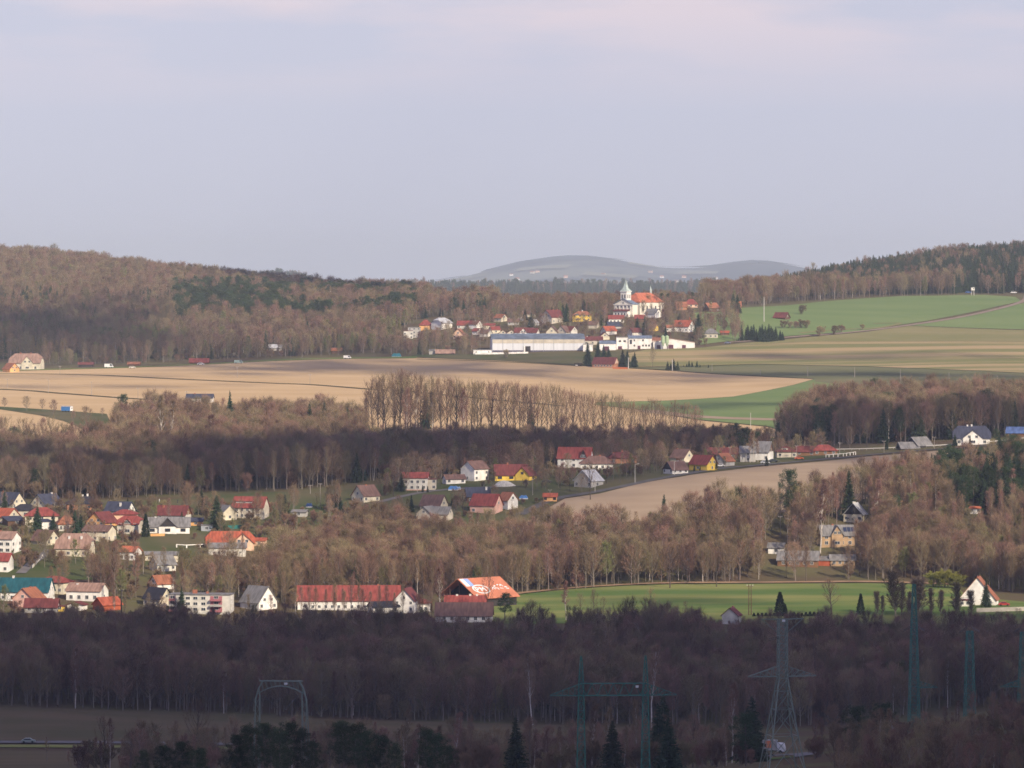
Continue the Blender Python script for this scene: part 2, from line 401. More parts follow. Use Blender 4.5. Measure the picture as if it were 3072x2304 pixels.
strip('road', [(62,1722),(80,1705),(105,1685),(128,1668),(150,1650)], 4, asphalt, .4)

hillwood = mat('far_hill_wood', (.012, .035, .075), col2=(.03, .055, .08), scale=.004, detail=5, rough=1, spec=0)  # wood colour pushed to blue, part of the distance haze is painted in
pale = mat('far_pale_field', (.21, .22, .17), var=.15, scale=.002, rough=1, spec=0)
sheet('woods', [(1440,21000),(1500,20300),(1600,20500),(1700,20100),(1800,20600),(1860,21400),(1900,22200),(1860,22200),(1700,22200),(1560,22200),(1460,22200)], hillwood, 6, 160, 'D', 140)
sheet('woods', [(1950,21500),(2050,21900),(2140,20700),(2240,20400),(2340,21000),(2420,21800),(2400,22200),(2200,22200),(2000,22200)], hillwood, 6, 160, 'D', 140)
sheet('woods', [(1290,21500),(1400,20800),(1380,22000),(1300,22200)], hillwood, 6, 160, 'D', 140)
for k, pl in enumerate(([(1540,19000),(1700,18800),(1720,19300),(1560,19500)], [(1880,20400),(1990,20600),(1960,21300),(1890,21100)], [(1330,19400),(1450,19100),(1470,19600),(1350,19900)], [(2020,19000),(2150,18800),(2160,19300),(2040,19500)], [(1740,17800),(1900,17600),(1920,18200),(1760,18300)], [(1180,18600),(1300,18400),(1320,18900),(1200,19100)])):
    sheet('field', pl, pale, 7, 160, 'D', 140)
# ---------------------------------------------------------------- tree kinds
bark = mat('grey_bark', (.20, .165, .145), per_object=.35, rough=1, spec=0)
dark_bark = mat('dark_bark', (.085, .068, .06), per_object=.3, rough=1, spec=0)
twig = mat('bare_twigs', (.240, .158, .112), per_object=.38, rough=1, spec=0)
twig_red = mat('reddish_twigs', (.255, .158, .118), per_object=.3, rough=1, spec=0)
twig_gold = mat('larch_twigs', (.30, .205, .11), per_object=.25, rough=1, spec=0)
twig_bud = mat('budding_twigs', (.20, .19, .085), per_object=.3, rough=1, spec=0)
white_bark = mat('birch_bark', (.55, .50, .45), var=.25, scale=1.5, rough=.9, spec=.1)
needles = mat('spruce_needles', (.048, .072, .038), per_object=.35, rough=.9, spec=.1)
pine_needles = mat('pine_needles', (.052, .075, .034), per_object=.3, rough=.9, spec=.1)
thuja = mat('conifer_hedge_leaf', (.028, .045, .022), per_object=.3, rough=.9, spec=.1)

def unit(a): return a / np.maximum(np.linalg.norm(a, axis=-1, keepdims=True), 1e-9)
class TB:
    """numpy buffers of triangles: wood (tubes) and crown (thin twigs or needle sprays)"""
    def __init__(s, seed): s.r = np.random.RandomState(seed); s.tv, s.tf, s.cv, s.nt = [], [], [], 0
    def tube(s, P, Rr, n=4):
        P = np.asarray(P, float); k = len(P)
        d = unit(np.gradient(P, axis=0)); ref = np.where(np.abs(d[:, 2:3]) > .9, [[1., 0, 0]], [[0, 0, 1.]])
        u = unit(np.cross(d, ref)); w = np.cross(d, u)
        a = np.arange(n) * 2 * math.pi / n
        V = P[:, None] + (u[:, None] * np.cos(a)[None, :, None] + w[:, None] * np.sin(a)[None, :, None]) * np.asarray(Rr)[:, None, None]
        V = V.reshape(-1, 3)
        for i in range(k - 1):
            for j in range(n):
                a0, b0 = i * n + j, i * n + (j + 1) % n
                s.tf.append((s.nt + a0, s.nt + b0, s.nt + b0 + n, s.nt + a0 + n))
        s.tv.append(V); s.nt += len(V)
    def blades(s, B, D, w):
        """triangles from base points B along vectors D, base width w"""
        B = np.asarray(B); D = np.asarray(D); q = unit(np.cross(D, s.r.normal(size=D.shape))) * (np.asarray(w)[:, None] if np.ndim(w) else w) / 2
        s.cv.append(np.stack([B - q, B + q, B + D], 1).reshape(-1, 3))
    def meshes(s, name, m_wood, m_crown):
        tv = np.concatenate(s.tv) if s.tv else np.zeros((0, 3)); cv = np.concatenate(s.cv)
        a = bpy.data.meshes.new(name + '_trunk'); a.from_pydata(tv.tolist(), [], s.tf); a.materials.append(m_wood)
        n = len(cv) // 3
        b = bpy.data.meshes.new(name + '_crown'); b.from_pydata(cv.tolist(), [], np.arange(3 * n).reshape(-1, 3).tolist()); b.materials.append(m_crown)
        j = bpy.data.meshes.new(name + '_whole')
        j.from_pydata(tv.tolist() + cv.tolist(), [], list(s.tf) + (np.arange(3 * n) + len(tv)).reshape(-1, 3).tolist())
        j.materials.append(m_wood); j.materials.append(m_crown)
        j.polygons.foreach_set('material_index', [0] * len(s.tf) + [1] * n)
        return a, b, j
def bare(seed, H, base, R0, n1=20, n2=8, n3=9, up=.9, shape='round', tl=1.3, tw=.05, trunk_r=None, stems=1, droop=0.0):
    """a leafless broad-leaved tree: trunk, limbs, branches and fine twigs"""
    s = TB(seed); r = s.r; tr = trunk_r or H * .012
    for st in range(stems):
        lean = r.normal(size=2) * (.03 if stems == 1 else .22) * H
        off = r.normal(size=2) * (0 if stems == 1 else .25)
        hh = H * (1 if stems == 1 else r.uniform(.75, 1))
        t = np.linspace(0, 1, 7)
        P = np.stack([off[0] + lean[0] * t ** 1.5 + np.cumsum(r.normal(size=7)) * .008 * H, off[1] + lean[1] * t ** 1.5 + np.cumsum(r.normal(size=7)) * .008 * H, hh * .93 * t], 1)
        P[0, 2] = -1.0
        rr = tr * (1 - .88 * t) / (1 if stems == 1 else 1.5)
        s.tube(P, rr, 5)
        az = r.uniform(0, 6.28); nn = max(3, n1 // stems)
        for i in range(nn):
            f = base + (.97 - base) * (i + r.uniform(0, .6)) / nn
            g = (f - base) / (1 - base)
            if shape == 'round': L = R0 * (math.sin(math.pi * min(1, .22 + .78 * g)) ** .6 * .9 + .12)
            elif shape == 'cone': L = R0 * (1.05 - g) ** .8
            elif shape == 'column': L = R0 * (.6 + .5 * math.sin(math.pi * g))
            else: L = R0 * (.45 + .6 * g) * (1 if g < .85 else .7)
            L *= r.uniform(.75, 1.2); az += 2.4 + r.normal() * .3
            p0 = np.array([np.interp(f, t * .93, P[:, k]) for k in range(3)])
            e = up * r.uniform(.75, 1.2) + (.35 * g)
            hd = np.array([math.cos(az), math.sin(az), 0.])
            q = np.linspace(0, 1, 5)[:, None]
            el = e + q * .35
            pts = p0 + np.cumsum(np.concatenate([np.zeros((1, 3)), (hd * np.cos(el[1:]) + np.array([0, 0, 1.]) * np.sin(el[1:])) * L / 4]), 0)
            pts += np.cumsum(r.normal(size=pts.shape) * L * .018, 0)
            r1 = max(.02, tr * .42 * (1 - .6 * g))
            s.tube(pts, np.linspace(r1, .015, 5), 3)
            u = np.sqrt(r.uniform(.06, 1, n2)); base2 = np.stack([np.interp(u, np.linspace(0, 1, 5), pts[:, k]) for k in range(3)], 1)
            dr = unit(unit(pts[-1] - pts[0]) + r.normal(size=(n2, 3)) * .55 + np.array([0, 0, .38 - droop]))
            L2 = L * r.uniform(.25, .5, n2) * (1.25 - .6 * u)
            s.blades(base2, dr * L2[:, None], np.maximum(.05, L2 * .03))
            v = r.uniform(.1, 1, (n2, n3))
            B3 = base2[:, None] + dr[:, None] * (L2[:, None] * v)[..., None]
            d3 = unit(dr[:, None] + r.normal(size=(n2, n3, 3)) * .5 + np.array([0, 0, .45 - 2.0 * droop]))
            s.blades(B3.reshape(-1, 3), (d3 * (tl * r.uniform(.5, 1.2, (n2, n3)))[..., None]).reshape(-1, 3), tw)
    return s
def spruce(seed, H, R0, base=.06, whorls=30, nb=10, ragged=.15, nee=6):
    s = TB(seed); r = s.r
    s.tube([(0, 0, -1), (0, 0, H * .5), (0, 0, H)], [H * .012, H * .008, .02], 5)
    for i in range(whorls):
        f = base + (1 - base) * i / whorls; L0 = R0 * (1 - f) ** .85 + .12
        n = max(4, int(nb * (1 - .4 * f)))
        az = r.uniform(0, 6.28, n); L = L0 * (1 + r.uniform(-1, 1, n) * ragged * 2)
        dr = np.stack([np.cos(az), np.sin(az), r.uniform(-.38, .02, n) + .35 * f], 1)
        B = np.tile([[0, 0, H * f]], (n, 1)) + r.normal(size=(n, 3)) * [0, 0, .15]
        s.blades(B, dr * L[:, None], np.minimum(.9, .35 * L + .15))
        v = r.uniform(.15, 1, (n, nee)); B3 = B[:, None] + dr[:, None] * (L[:, None] * v)[..., None]
        d3 = unit(dr[:, None] * .5 + r.normal(size=(n, nee, 3)) * .55 + np.array([0, 0, -.35]))
        s.blades(B3.reshape(-1, 3), (d3 * (.32 * L0 + .18) * r.uniform(.6, 1.2, (n, nee, 1))).reshape(-1, 3), .10 * L0 + .09)
    s.blades(np.zeros((3, 3)) + [0, 0, H * .95], np.tile([[0, 0, H * .06]], (3, 1)), .15)
    return s
def pine(seed, H, R0, base=.35, nl=26, clusters=4, per=26, size=.45, fat=.09):
    s = TB(seed); r = s.r
    P = np.stack([np.cumsum(r.normal(size=6)) * .12, np.cumsum(r.normal(size=6)) * .12, np.linspace(-1, H * .97, 6)], 1)
    s.tube(P, np.linspace(H * .015, .04, 6), 5)
    for i in range(nl):
        f = base + (1 - base) * i / nl; g = i / nl
        L = R0 * (.25 + .75 * math.sin(math.pi * (.18 + .8 * g)) ** .8) * r.uniform(.4, 1.25)
        az = i * 2.4 + r.normal() * .4; e = r.uniform(-.05, .35) + .7 * g
        d = np.array([math.cos(az) * math.cos(e), math.sin(az) * math.cos(e), math.sin(e)])
        p0 = np.array([np.interp(H * f, P[:, 2], P[:, k]) for k in range(3)])
        tip = p0 + d * L + [0, 0, .12 * L]
        s.tube([p0, p0 + d * L * .5, tip], [.06, .04, .015], 3)
        for c in range(clusters):
            t = 1 - .6 * c / clusters
            c0 = p0 + (tip - p0) * t + r.normal(size=3) * [.22 * L, .22 * L, .1 * L] * (c > 0)
            dd = unit(r.normal(size=(per, 3)) + [0, 0, .45]); B = c0 + r.normal(size=(per, 3)) * size * .75
            s.blades(B, dd * size * r.uniform(.6, 1.2, (per, 1)), fat)
    dd = unit(r.normal(size=(per * 2, 3)) + [0, 0, .9]); s.blades(np.array([P[-1]]) + r.normal(size=(per * 2, 3)) * size * .5, dd * size, fat)
    return s
def column(seed, H, R0, n=2600, pw=.8):
    """dense columnar conifer clothed to the ground with small sprays"""
    s = TB(seed); r = s.r
    s.tube([(0, 0, -1), (0, 0, H * .6), (0, 0, H * .95)], [.12, .08, .02], 4)
    z = r.uniform(.02, 1, n) ** .9; rad = R0 * np.minimum(1, (1.02 - z) ** pw * 1.3) * (1 + .12 * np.sin(z * 40)) ; q = np.sqrt(r.uniform(.25, 1, n)); a = r.uniform(0, 6.28, n)
    B = np.stack([np.cos(a) * rad * q, np.sin(a) * rad * q, z * H * .96], 1)
    d = unit(np.stack([np.cos(a), np.sin(a), np.ones(n) * 1.3], 1) + r.normal(size=(n, 3)) * .5)
    s.blades(B, d * .55, .22)
    return s
KINDS = {}
def kind(k, gen, wood, crown, seeds): KINDS[k] = [gen(sd).meshes(k, wood, crown) for sd in seeds]
kind('broad', lambda q: bare(q, 15, .16 + .02 * (q % 4), 5.2 + .4 * (q % 3), n1=34, n2=11, n3=8, up=.66, tw=.030, tl=1.9, trunk_r=.21), bark, twig, range(11, 16))
kind('slender', lambda q: bare(q, 18, .30 + .03 * (q % 4), 3.7, n1=30, n2=9, n3=7, up=.8, shape=('round', 'fan', 'cone', 'column', 'round')[q % 5], tw=.030, tl=1.9, trunk_r=.24), bark, twig_red, range(21, 26))
kind('birch', lambda q: bare(q, 16, .35, 2.7, n1=26, n2=10, n3=14, up=.95, tl=1.1, tw=.035, trunk_r=.17, droop=.25), white_bark, twig_red, range(31, 35))
kind('budding', lambda q: bare(q, 13, .2, 3.6, n1=24, n2=9, n3=11, up=.7, tw=.06), bark, twig_bud, range(36, 38))
kind('larch', lambda q: bare(q, 18, .15, 2.9, n1=44, n2=5, n3=9, up=.12, shape='cone', tl=.8, tw=.06), bark, twig_gold, range(41, 44))
kind('spruce', lambda q: spruce(q, 18, 3.2 + .25 * (q % 3), whorls=38, nb=13, nee=9), bark, needles, range(51, 55))
kind('pine', lambda q: pine(q, 15, 3.6, nl=38, clusters=5, per=40, size=.42, fat=.12), bark, pine_needles, range(61, 64))
kind('bush', lambda q: bare(q, 4, .08, 2.0, n1=28, n2=10, n3=13, up=.75, tl=.75, tw=.04, trunk_r=.07, stems=4), bark, twig, range(71, 74))
kind('poplar', lambda q: bare(q, 12, .10, 4.6, n1=54, n2=11, n3=16, up=1.15, shape='column', tl=.8, tw=.055), bark, mat('poplar_twigs', (.13, .105, .08), per_object=.25, rough=1, spec=0), range(81, 84))
kind('willow', lambda q: bare(q, 5, .05, 3.4, n1=36, n2=11, n3=16, up=.6, tl=.8, tw=.06, trunk_r=.07, stems=6), bark, mat('willow_twigs', (.22, .215, .055), per_object=.1, rough=1, spec=0), range(96, 98))
kind('thuja', lambda q: column(q, 10, 1.6), bark, thuja, range(91, 94))
kind('open', lambda q: bare(q, 14, .3, 5.0, n1=22, n2=8, n3=7, up=.7, tl=1.3, tw=.035, trunk_r=.26), dark_bark, twig, range(101, 105))
KH = dict(willow=5, broad=15, slender=18, birch=16, budding=13, larch=18, spruce=18, pine=15, bush=4, poplar=12, thuja=10, open=14)
KR = dict(willow=3.5, broad=5, slender=3.2, birch=3, budding=3.6, larch=3, spruce=3.2, pine=3, bush=2.2, poplar=1.9, thuja=1.6, open=5)
KNAME = dict(willow='willow_shrub', broad='bare_tree', slender='bare_tree', open='bare_tree', birch='birch_tree', budding='budding_tree', larch='larch_tree', spruce='spruce_tree', pine='pine_tree', bush='shrub', poplar='poplar_tree', thuja='thuja_tree')
KCAT = dict(willow='shrub', broad='tree', slender='tree', open='tree', birch='birch', budding='tree', larch='larch', spruce='spruce', pine='pine', bush='shrub', poplar='poplar', thuja='thuja')

SIGHT = []            # (px0, px1, row of the base, distance, how clear the view must stay)
def tree(k, p, h, label, group=None, v=None, rz=None, wide=1.0, lean=0.0):
    a, b, _ = KINDS[k][(rnd.randrange(len(KINDS[k])) if v is None else v % len(KINDS[k]))]
    s = h / KH[k]
    e = thing(KNAME[k], label, KCAT[k], p, rnd.uniform(0, 6.28) if rz is None else rz, group)
    e.rotation_euler[1] = lean
    e.scale = (s * wide, s * wide, s)
    link('trunk', a, e); link('crown', b, e)
    return e

# instancing group for the woods (stuff)
lib = bpy.data.collections.new('wood_trees')
ORDER = ['broad', 'slender', 'birch', 'budding', 'larch', 'spruce', 'pine', 'bush', 'poplar']
IDX = {}; _i = 0
for k in ORDER:
    IDX[k] = (_i, len(KINDS[k]))
    for vnt in KINDS[k]:
        o = bpy.data.objects.new('t%03d' % _i, vnt[2]); lib.objects.link(o); _i += 1
def wood_nodes():
    g = bpy.data.node_groups.new('wood', 'GeometryNodeTree')
    g.interface.new_socket('Geometry', in_out='INPUT', socket_type='NodeSocketGeometry')
    g.interface.new_socket('Geometry', in_out='OUTPUT', socket_type='NodeSocketGeometry')
    n, l = g.nodes, g.links
    gi, go = n.new('NodeGroupInput'), n.new('NodeGroupOutput')
    ci = n.new('GeometryNodeCollectionInfo'); ci.inputs['Collection'].default_value = lib
    ci.inputs['Separate Children'].default_value = True; ci.inputs['Reset Children'].default_value = True
    ip = n.new('GeometryNodeInstanceOnPoints'); ip.inputs['Pick Instance'].default_value = True
    def attr(nm, t):
        a = n.new('GeometryNodeInputNamedAttribute'); a.data_type = t; a.inputs['Name'].default_value = nm; return a
    ai, asc, ar = attr('idx', 'INT'), attr('scl', 'FLOAT_VECTOR'), attr('rot', 'FLOAT_VECTOR')
    l.new(gi.outputs[0], ip.inputs['Points']); l.new(ci.outputs[0], ip.inputs['Instance'])
    l.new(ai.outputs[0], ip.inputs['Instance Index']); l.new(asc.outputs[0], ip.inputs['Scale']); l.new(ar.outputs[0], ip.inputs['Rotation'])
    l.new(ip.outputs[0], go.inputs[0])
    return g
WOODN = wood_nodes()
def wood(name, polys, area, mix, hrange, label, mode='y', seed=1, cat='wood', limit=None, cvm=1.0, mixfn=None):
    """many trees over ground polygons, as one mass; views to the houses stay open"""
    r = np.random.RandomState(seed); pts = []
    for pl in polys:
        B = poly_world(pl, 9.0, mode); xs = [p[0] for p in B]; ys = [p[1] for p in B]; st = math.sqrt(area)
        gx, gy = np.meshgrid(np.arange(min(xs), max(xs), st), np.arange(min(ys), max(ys), st))
        gx = gx.ravel() + r.uniform(-.55, .55, gx.size) * st; gy = gy.ravel() + r.uniform(-.55, .55, gy.size) * st
        k = inside(B, gx, gy); pts.append(np.stack([gx[k], gy[k]], 1))
    P = np.concatenate(pts); Z = height(P[:, 0], P[:, 1])
    ks = list(mix); w = np.array([mix[k] for k in ks], float); w /= w.sum()
    ch = r.choice(len(ks), size=len(P), p=w)
    out = []
    for i in range(len(P)):
        x, y, z = P[i, 0], P[i, 1], Z[i]; px = 1536 + x / y * F
        k = ks[ch[i]]
        cl = mnoise.noise(Vector((x * .011, y * .011, seed * 3.1)))       # clumps of one kind
        if mixfn:
            k2 = mixfn(px, y, cl, r)
            if k2: k = k2
        h = r.uniform(*hrange) * (1 + .30 * mnoise.noise(Vector((x * .03, y * .03, seed))))
        if k in ('bush',): h *= .42
        if k == 'budding': h *= .85
        s = h / KH[k]; rad = KR[k] * s / y * F
        top = HORIZON - (z + h) / y * F
        if limit is not None:
            lim = limit(px)
            if top < lim - 38 * r.uniform() ** 4: continue
        bad = False
        for (a, b, yb, D, cv) in SIGHT:
            if y < D - 2 and px + rad * .8 > a and px - rad * .8 < b and top < yb - 3 and r.uniform() < cv * cvm: bad = True; break
            if abs(y - D) < 11 and a - rad * .6 < px < b + rad * .6: bad = True; break
        if bad: continue
        i0, n0 = IDX[k]
        out.append((x, y, z, i0 + r.randint(n0), s * r.uniform(.85, 1.2), s, r.uniform(0, 6.28)))
    A = np.array(out)
    me = bpy.data.meshes.new(name); me.vertices.add(len(A)); me.vertices.foreach_set('co', A[:, :3].ravel())
    me.attributes.new('idx', 'INT', 'POINT').data.foreach_set('value', A[:, 3].astype(np.int32))
    sc_ = np.stack([A[:, 4], A[:, 4], A[:, 5]], 1); me.attributes.new('scl', 'FLOAT_VECTOR', 'POINT').data.foreach_set('vector', sc_.ravel())
    ro = np.stack([np.zeros(len(A)), np.zeros(len(A)), A[:, 6]], 1); me.attributes.new('rot', 'FLOAT_VECTOR', 'POINT').data.foreach_set('vector', ro.ravel())
    o = link(name, me); md = o.modifiers.new('trees', 'NODES'); md.node_group = WOODN
    tag(o, label, cat, kind='stuff')
    print(name, len(A)); return o
# ---------------------------------------------------------------- houses
def hx(s):
    c = [int(s[i:i + 2], 16) / 255 for i in (0, 2, 4)]
    return tuple((x / 12.92 if x <= .04045 else ((x + .055) / 1.055) ** 2.4) for x in c)
WALLC = dict(white=(.80, .78, .74), cream=(.66, .60, .47), beige=(.54, .49, .41), grey=(.42, .41, .39), pink=(.72, .44, .36), peach=(.74, .50, .36), orange=(.72, .40, .17),
             yellow=(.78, .55, .10), pale=(.62, .60, .55), brick=(.42, .20, .12), tanbrick=(.42, .29, .18), brown=(.13, .075, .05), wood=(.22, .12, .065), redwood=(.38, .10, .05), dark=(.05, .045, .045), steel=(.35, .38, .42))
ROOFC = dict(red=(.24, .060, .050), bright=(.35, .092, .052), orange=(.47, .145, .08), maroon=(.15, .045, .042), brown=(.16, .095, .08), tan=(.30, .19, .15), slate=(.05, .055, .085), black=(.03, .03, .04),
             grey=(.19, .185, .185), pale=(.42, .43, .46), teal=(.016, .085, .105), blue=(.10, .16, .34), copper=(.42, .50, .47), rust=(.30, .12, .07), metal=(.16, .20, .27))
def wallm(k):
    c = WALLC[k]
    return mat(k + '_wall', c, var=.16, scale=.35, rough=.9, spec=.1, detail=6)
def roofm(k):
    c = ROOFC[k]
    return mat(k + '_roof', c, var=.28, scale=.5, rough=.8, spec=.2, detail=6, stretch=(2.2, .6, .6))
glass = mat('window_glass', (.035, .045, .06), rough=.15, spec=.6)
trim = mat('window_frame', (.75, .74, .72), rough=.6)
trim_dark = mat('dark_frame', (.10, .06, .045), rough=.6)
brickred = mat('chimney_brick', (.36, .14, .09), var=.2, scale=2, rough=.9)
limewash = mat('limewashed_chimney', (.74, .72, .68), rough=.9)
concrete = mat('concrete', (.42, .41, .39), var=.12, scale=.4, rough=.9)
steelg = mat('galvanised_steel', (.19, .24, .20), rough=.6, spec=.4)
pylong = mat('green_painted_steel', (.045, .19, .15), rough=.6, spec=.3)
blackm = mat('black_rubber', (.02, .02, .022), rough=.8)
WIN = {}
def win_mesh(w, h, dark):
    key = (round(w, 2), round(h, 2), dark)
    if key not in WIN:
        b = MB(); t = .09
        b.box((0, -.02, 0), (w, .06, h), 1)
        for s in (-1, 1):
            b.box((s * (w / 2 + t / 2), -.045, 0), (t, .13, h + 2 * t), 0); b.box((0, -.045, s * (h / 2 + t / 2)), (w, .13, t), 0)
        b.box((0, -.055, 0), (.07, .05, h - .01), 0)
        WIN[key] = b.mesh('window', [trim_dark if dark else trim, glass])
    return WIN[key]
def put_window(root, side, u, z, w, h, L, W, dark=False, name='window'):
    me = win_mesh(w, h, dark)
    pos = {'F': (u, -W / 2 - .005, z), 'B': (-u, W / 2 + .005, z), 'L': (-L / 2 - .005, -u, z), 'R': (L / 2 + .005, u, z)}[side]
    rz = {'F': 0, 'B': math.pi, 'L': -math.pi / 2, 'R': math.pi / 2}[side]
    return link(name, me, root, pos, rz)
def gable_walls(b, L, W, h, rh, z0=-2.2, x0=None, x1=None, y0=0, cut=1.0):
    x0 = -L / 2 if x0 is None else x0; x1 = L / 2 if x1 is None else x1
    if cut >= 1: prof = [(-W / 2, z0), (W / 2, z0), (W / 2, h), (0, h + rh), (-W / 2, h)]
    else: prof = [(-W / 2, z0), (W / 2, z0), (W / 2, h), ((1 - cut) * W / 2, h + rh * cut), (-(1 - cut) * W / 2, h + rh * cut), (-W / 2, h)]
    b.extr([(p[0] + y0, p[1]) for p in prof], x0, x1, 'x')
def gable_roof(b, L, W, h, rh, o=.5, t=.22, x0=None, x1=None, y0=0, mi=0):
    x0 = -L / 2 if x0 is None else x0; x1 = L / 2 if x1 is None else x1
    sl = rh / (W / 2); e = W / 2 + o; zl = h - sl * o + .03; g = .03
    prof = [(-e, zl), (0, h + rh + g), (e, zl), (e, zl + t), (0, h + rh + g + t * 1.15), (-e, zl + t)]
    b.extr([(p[0] + y0, p[1]) for p in prof], x0 - o, x1 + o, 'x', mi)
def hip_roof(b, L, W, h, rh, o=.6, rl=None, mi=0, cut=0.0):
    X, Y = L / 2 + o, W / 2 + o; r = max(.15, (L - W * .85) / 2) if rl is None else rl / 2
    z = h + .02
    if cut <= 0:
        vs = [(-X, -Y, z), (X, -Y, z), (X, Y, z), (-X, Y, z), (-X, -Y, z + .18), (X, -Y, z + .18), (X, Y, z + .18), (-X, Y, z + .18), (-r, 0, z + rh), (r, 0, z + rh)]
        b.add(vs, [(3, 2, 1, 0), (0, 1, 5, 4), (1, 2, 6, 5), (2, 3, 7, 6), (3, 0, 4, 7), (4, 5, 9, 8), (6, 7, 8, 9), (5, 6, 9), (7, 4, 8)], mi)
    else:
        yc = (1 - cut) * Y; zc = z + rh * cut; r = X - yc * .9
        vs = [(-X, -Y, z), (X, -Y, z), (X, Y, z), (-X, Y, z), (-X, -yc, zc), (X, -yc, zc), (X, yc, zc), (-X, yc, zc), (-r, 0, z + rh), (r, 0, z + rh)]
        b.add(vs, [(0, 1, 5, 9, 8, 4), (2, 3, 7, 8, 9, 6), (5, 6, 9), (7, 4, 8)], mi)
def house(px, py, L, W, h, rh, yaw, wall, roof, label, rt='gable', wins='F2x1', ch=(), name='house', cat='house', vis=1.0, gablew=None, cross=None, D=None, group=None, dark=False, extra=None, base=None, ch_mat=None, dormer=None, door=None, sz=(1.1, 1.25), o=.5):
    """px, py: photo column of the middle and row of the foot of the walls; L along the ridge, W across, metres"""
    d = D if D else dist_at(px, py)
    d += W * .4
    p = on(px, d); p.z = float(min(height(p.x, p.y - W * .4), height(p.x, p.y)))
    if not D: p.z = float(height(p.x, p.y - W * .4))
    root = thing(name, label, cat, p, R(yaw), group)
    root.scale[2] = .89
    a = abs(R(yaw)); half = (L * abs(math.cos(a)) + W * abs(math.sin(a))) / 2 / d * F
    if vis > 0: SIGHT.append((px - half, px + half, HORIZON - p.z / d * F, d - max(L, W) * .5, vis))
    b = MB()
    if rt in ('gable',): gable_walls(b, L, W, h, rh)
    elif rt == 'half': gable_walls(b, L - .02, W - .02, h, rh, cut=.5)
    elif rt == 'shed': b.extr([(-W / 2, -2.2), (W / 2, -2.2), (W / 2, h + rh), (-W / 2, h)], -L / 2, L / 2, 'x')
    else: b.box((0, 0, (h - 2.2) / 2), (L, W, h + 2.2))
    b.build('walls', wallm(wall), root)
    rb = MB()
    if rt == 'gable': gable_roof(rb, L, W, h, rh, o)
    elif rt == 'hip': hip_roof(rb, L, W, h, rh)
    elif rt == 'half': hip_roof(rb, L, W, h - .25, rh + .3, cut=.52)
    elif rt == 'flat': rb.box((0, 0, h + .17), (L + .5, W + .5, .3))
    elif rt == 'shed':
        rb.extr([(-W / 2 - .4, h - .4 * rh / W + .03), (W / 2 + .4, h + rh + .4 * rh / W + .03), (W / 2 + .4, h + rh + .4 * rh / W + .25), (-W / 2 - .4, h - .4 * rh / W + .25)], -L / 2 - .4, L / 2 + .4, 'x')
    ro = rb.build('roof', roofm(roof), root)
    if base:
        bb = MB(); bb.box((0, 0, -.85), (L + .12, W + .12, 2.6)); bb.build('plinth', wallm(base), root)
    if gablew:
        for s, sd in ((-1, 'L'), (1, 'R')):
            g = MB(); x = s * (L / 2 + .03)
            g.extr([(-W / 2 + .05, h + .02), (W / 2 - .05, h + .02), (0, h + rh - .03)], x - .05, x + .05, 'x'); g.build('gable_boarding', wallm(gablew), root)
    for c in ch:                               # (x along ridge, y offset, height above ridge)
        cx, cy, cz = c; c_ = MB()
        zb = h + (rh * .3 if rt != 'flat' else 0) ; zt = h + rh + cz if rt != 'flat' else h + cz + .4
        c_.box((cx, cy, (zb + zt) / 2), (.75, .6, zt - zb)); c_.box((cx, cy, zt + .07), (.9, .75, .14))
        c_.build('chimney', ch_mat or brickred, root)
    if cross:                                  # (x, width, projection, eave height, ridge rise, boarding or None, wall)
        cx, cw, cp, chh, crh, cb = cross
        y1 = -W / 2 - cp; q = MB(); w2 = cw / 2
        q.extr([(cx - w2, -2.2), (cx + w2, -2.2), (cx + w2, chh), (cx, chh + crh), (cx - w2, chh)], y1, 0, 'y'); q.build('cross_wing', wallm(wall), root)
        q = MB(); sl = crh / w2; e = w2 + .45; zl = chh - sl * .45 + .04; t = .22
        q.extr([(cx - e, zl), (cx, chh + crh + .04), (cx + e, zl), (cx + e, zl + t), (cx, chh + crh + .3), (cx - e, zl + t)], y1 - .5, 0, 'y'); q.build('cross_roof', roofm(roof), root)
        if cb:
            q = MB(); q.extr([(cx - w2 + .04, chh), (cx + w2 - .04, chh), (cx, chh + crh - .03)], y1 - .08, y1 + .02, 'y'); q.build('gable_boarding', wallm(cb), root)
        me = win_mesh(1.1, 1.2, dark)
        link('window', me, root, (cx - cw * .18, y1 - .09, chh + crh * .22), 0); link('window', me, root, (cx + cw * .18, y1 - .09, chh + crh * .22), 0)
        if chh > 2.4: link('window', win_mesh(2.0, 1.3, dark), root, (cx, y1 - .01, 1.6), 0)
    if dormer:                                 # (x, width)
        dx, dw = dormer[0], dormer[1]; q = MB(); yy = -W / 2 * .62; zz = h + rh * .3
        q.box((dx, yy + .6, zz + .5), (dw, 1.6, 1.5)); dm = q.build('dormer', wallm(dormer[2] if len(dormer) > 2 else wall), root)
        q = MB(); q.box((dx, yy + .55, zz + 1.33), (dw + .4, 2.2, .15)); q.build('dormer_roof', roofm(roof), dm)
        link('window', win_mesh(min(dw * .6, 1.4), .8, dark), dm, (dx, yy - .21, zz + .6), 0)
    for spec in wins.split():
        sd, rest = spec[0], spec[1:]; g = rest.endswith('g'); rest = rest.rstrip('g'); n, rws = [int(v) for v in rest.split('x')]
        span = (L if sd in 'FB' else W) * (.78 if not g else .42)
        for j in range(rws):
            z = 1.55 + 2.75 * j if not g else h + min(1.0, rh * .3)
            for i in range(n):
                u = 0 if n == 1 else -span / 2 + span * (i + .0) / (n - 1) if n > 1 else 0
                if n > 1: u *= .9
                put_window(root, sd, u, z, sz[0], sz[1] if not g else 1.1, L, W, dark)
    if door:
        q = MB(); q.box((door, -W / 2 - .03, 1.0), (1.1, .1, 2.1)); q.build('door', wallm('brown'), root)
    if extra: extra(root)
    return root
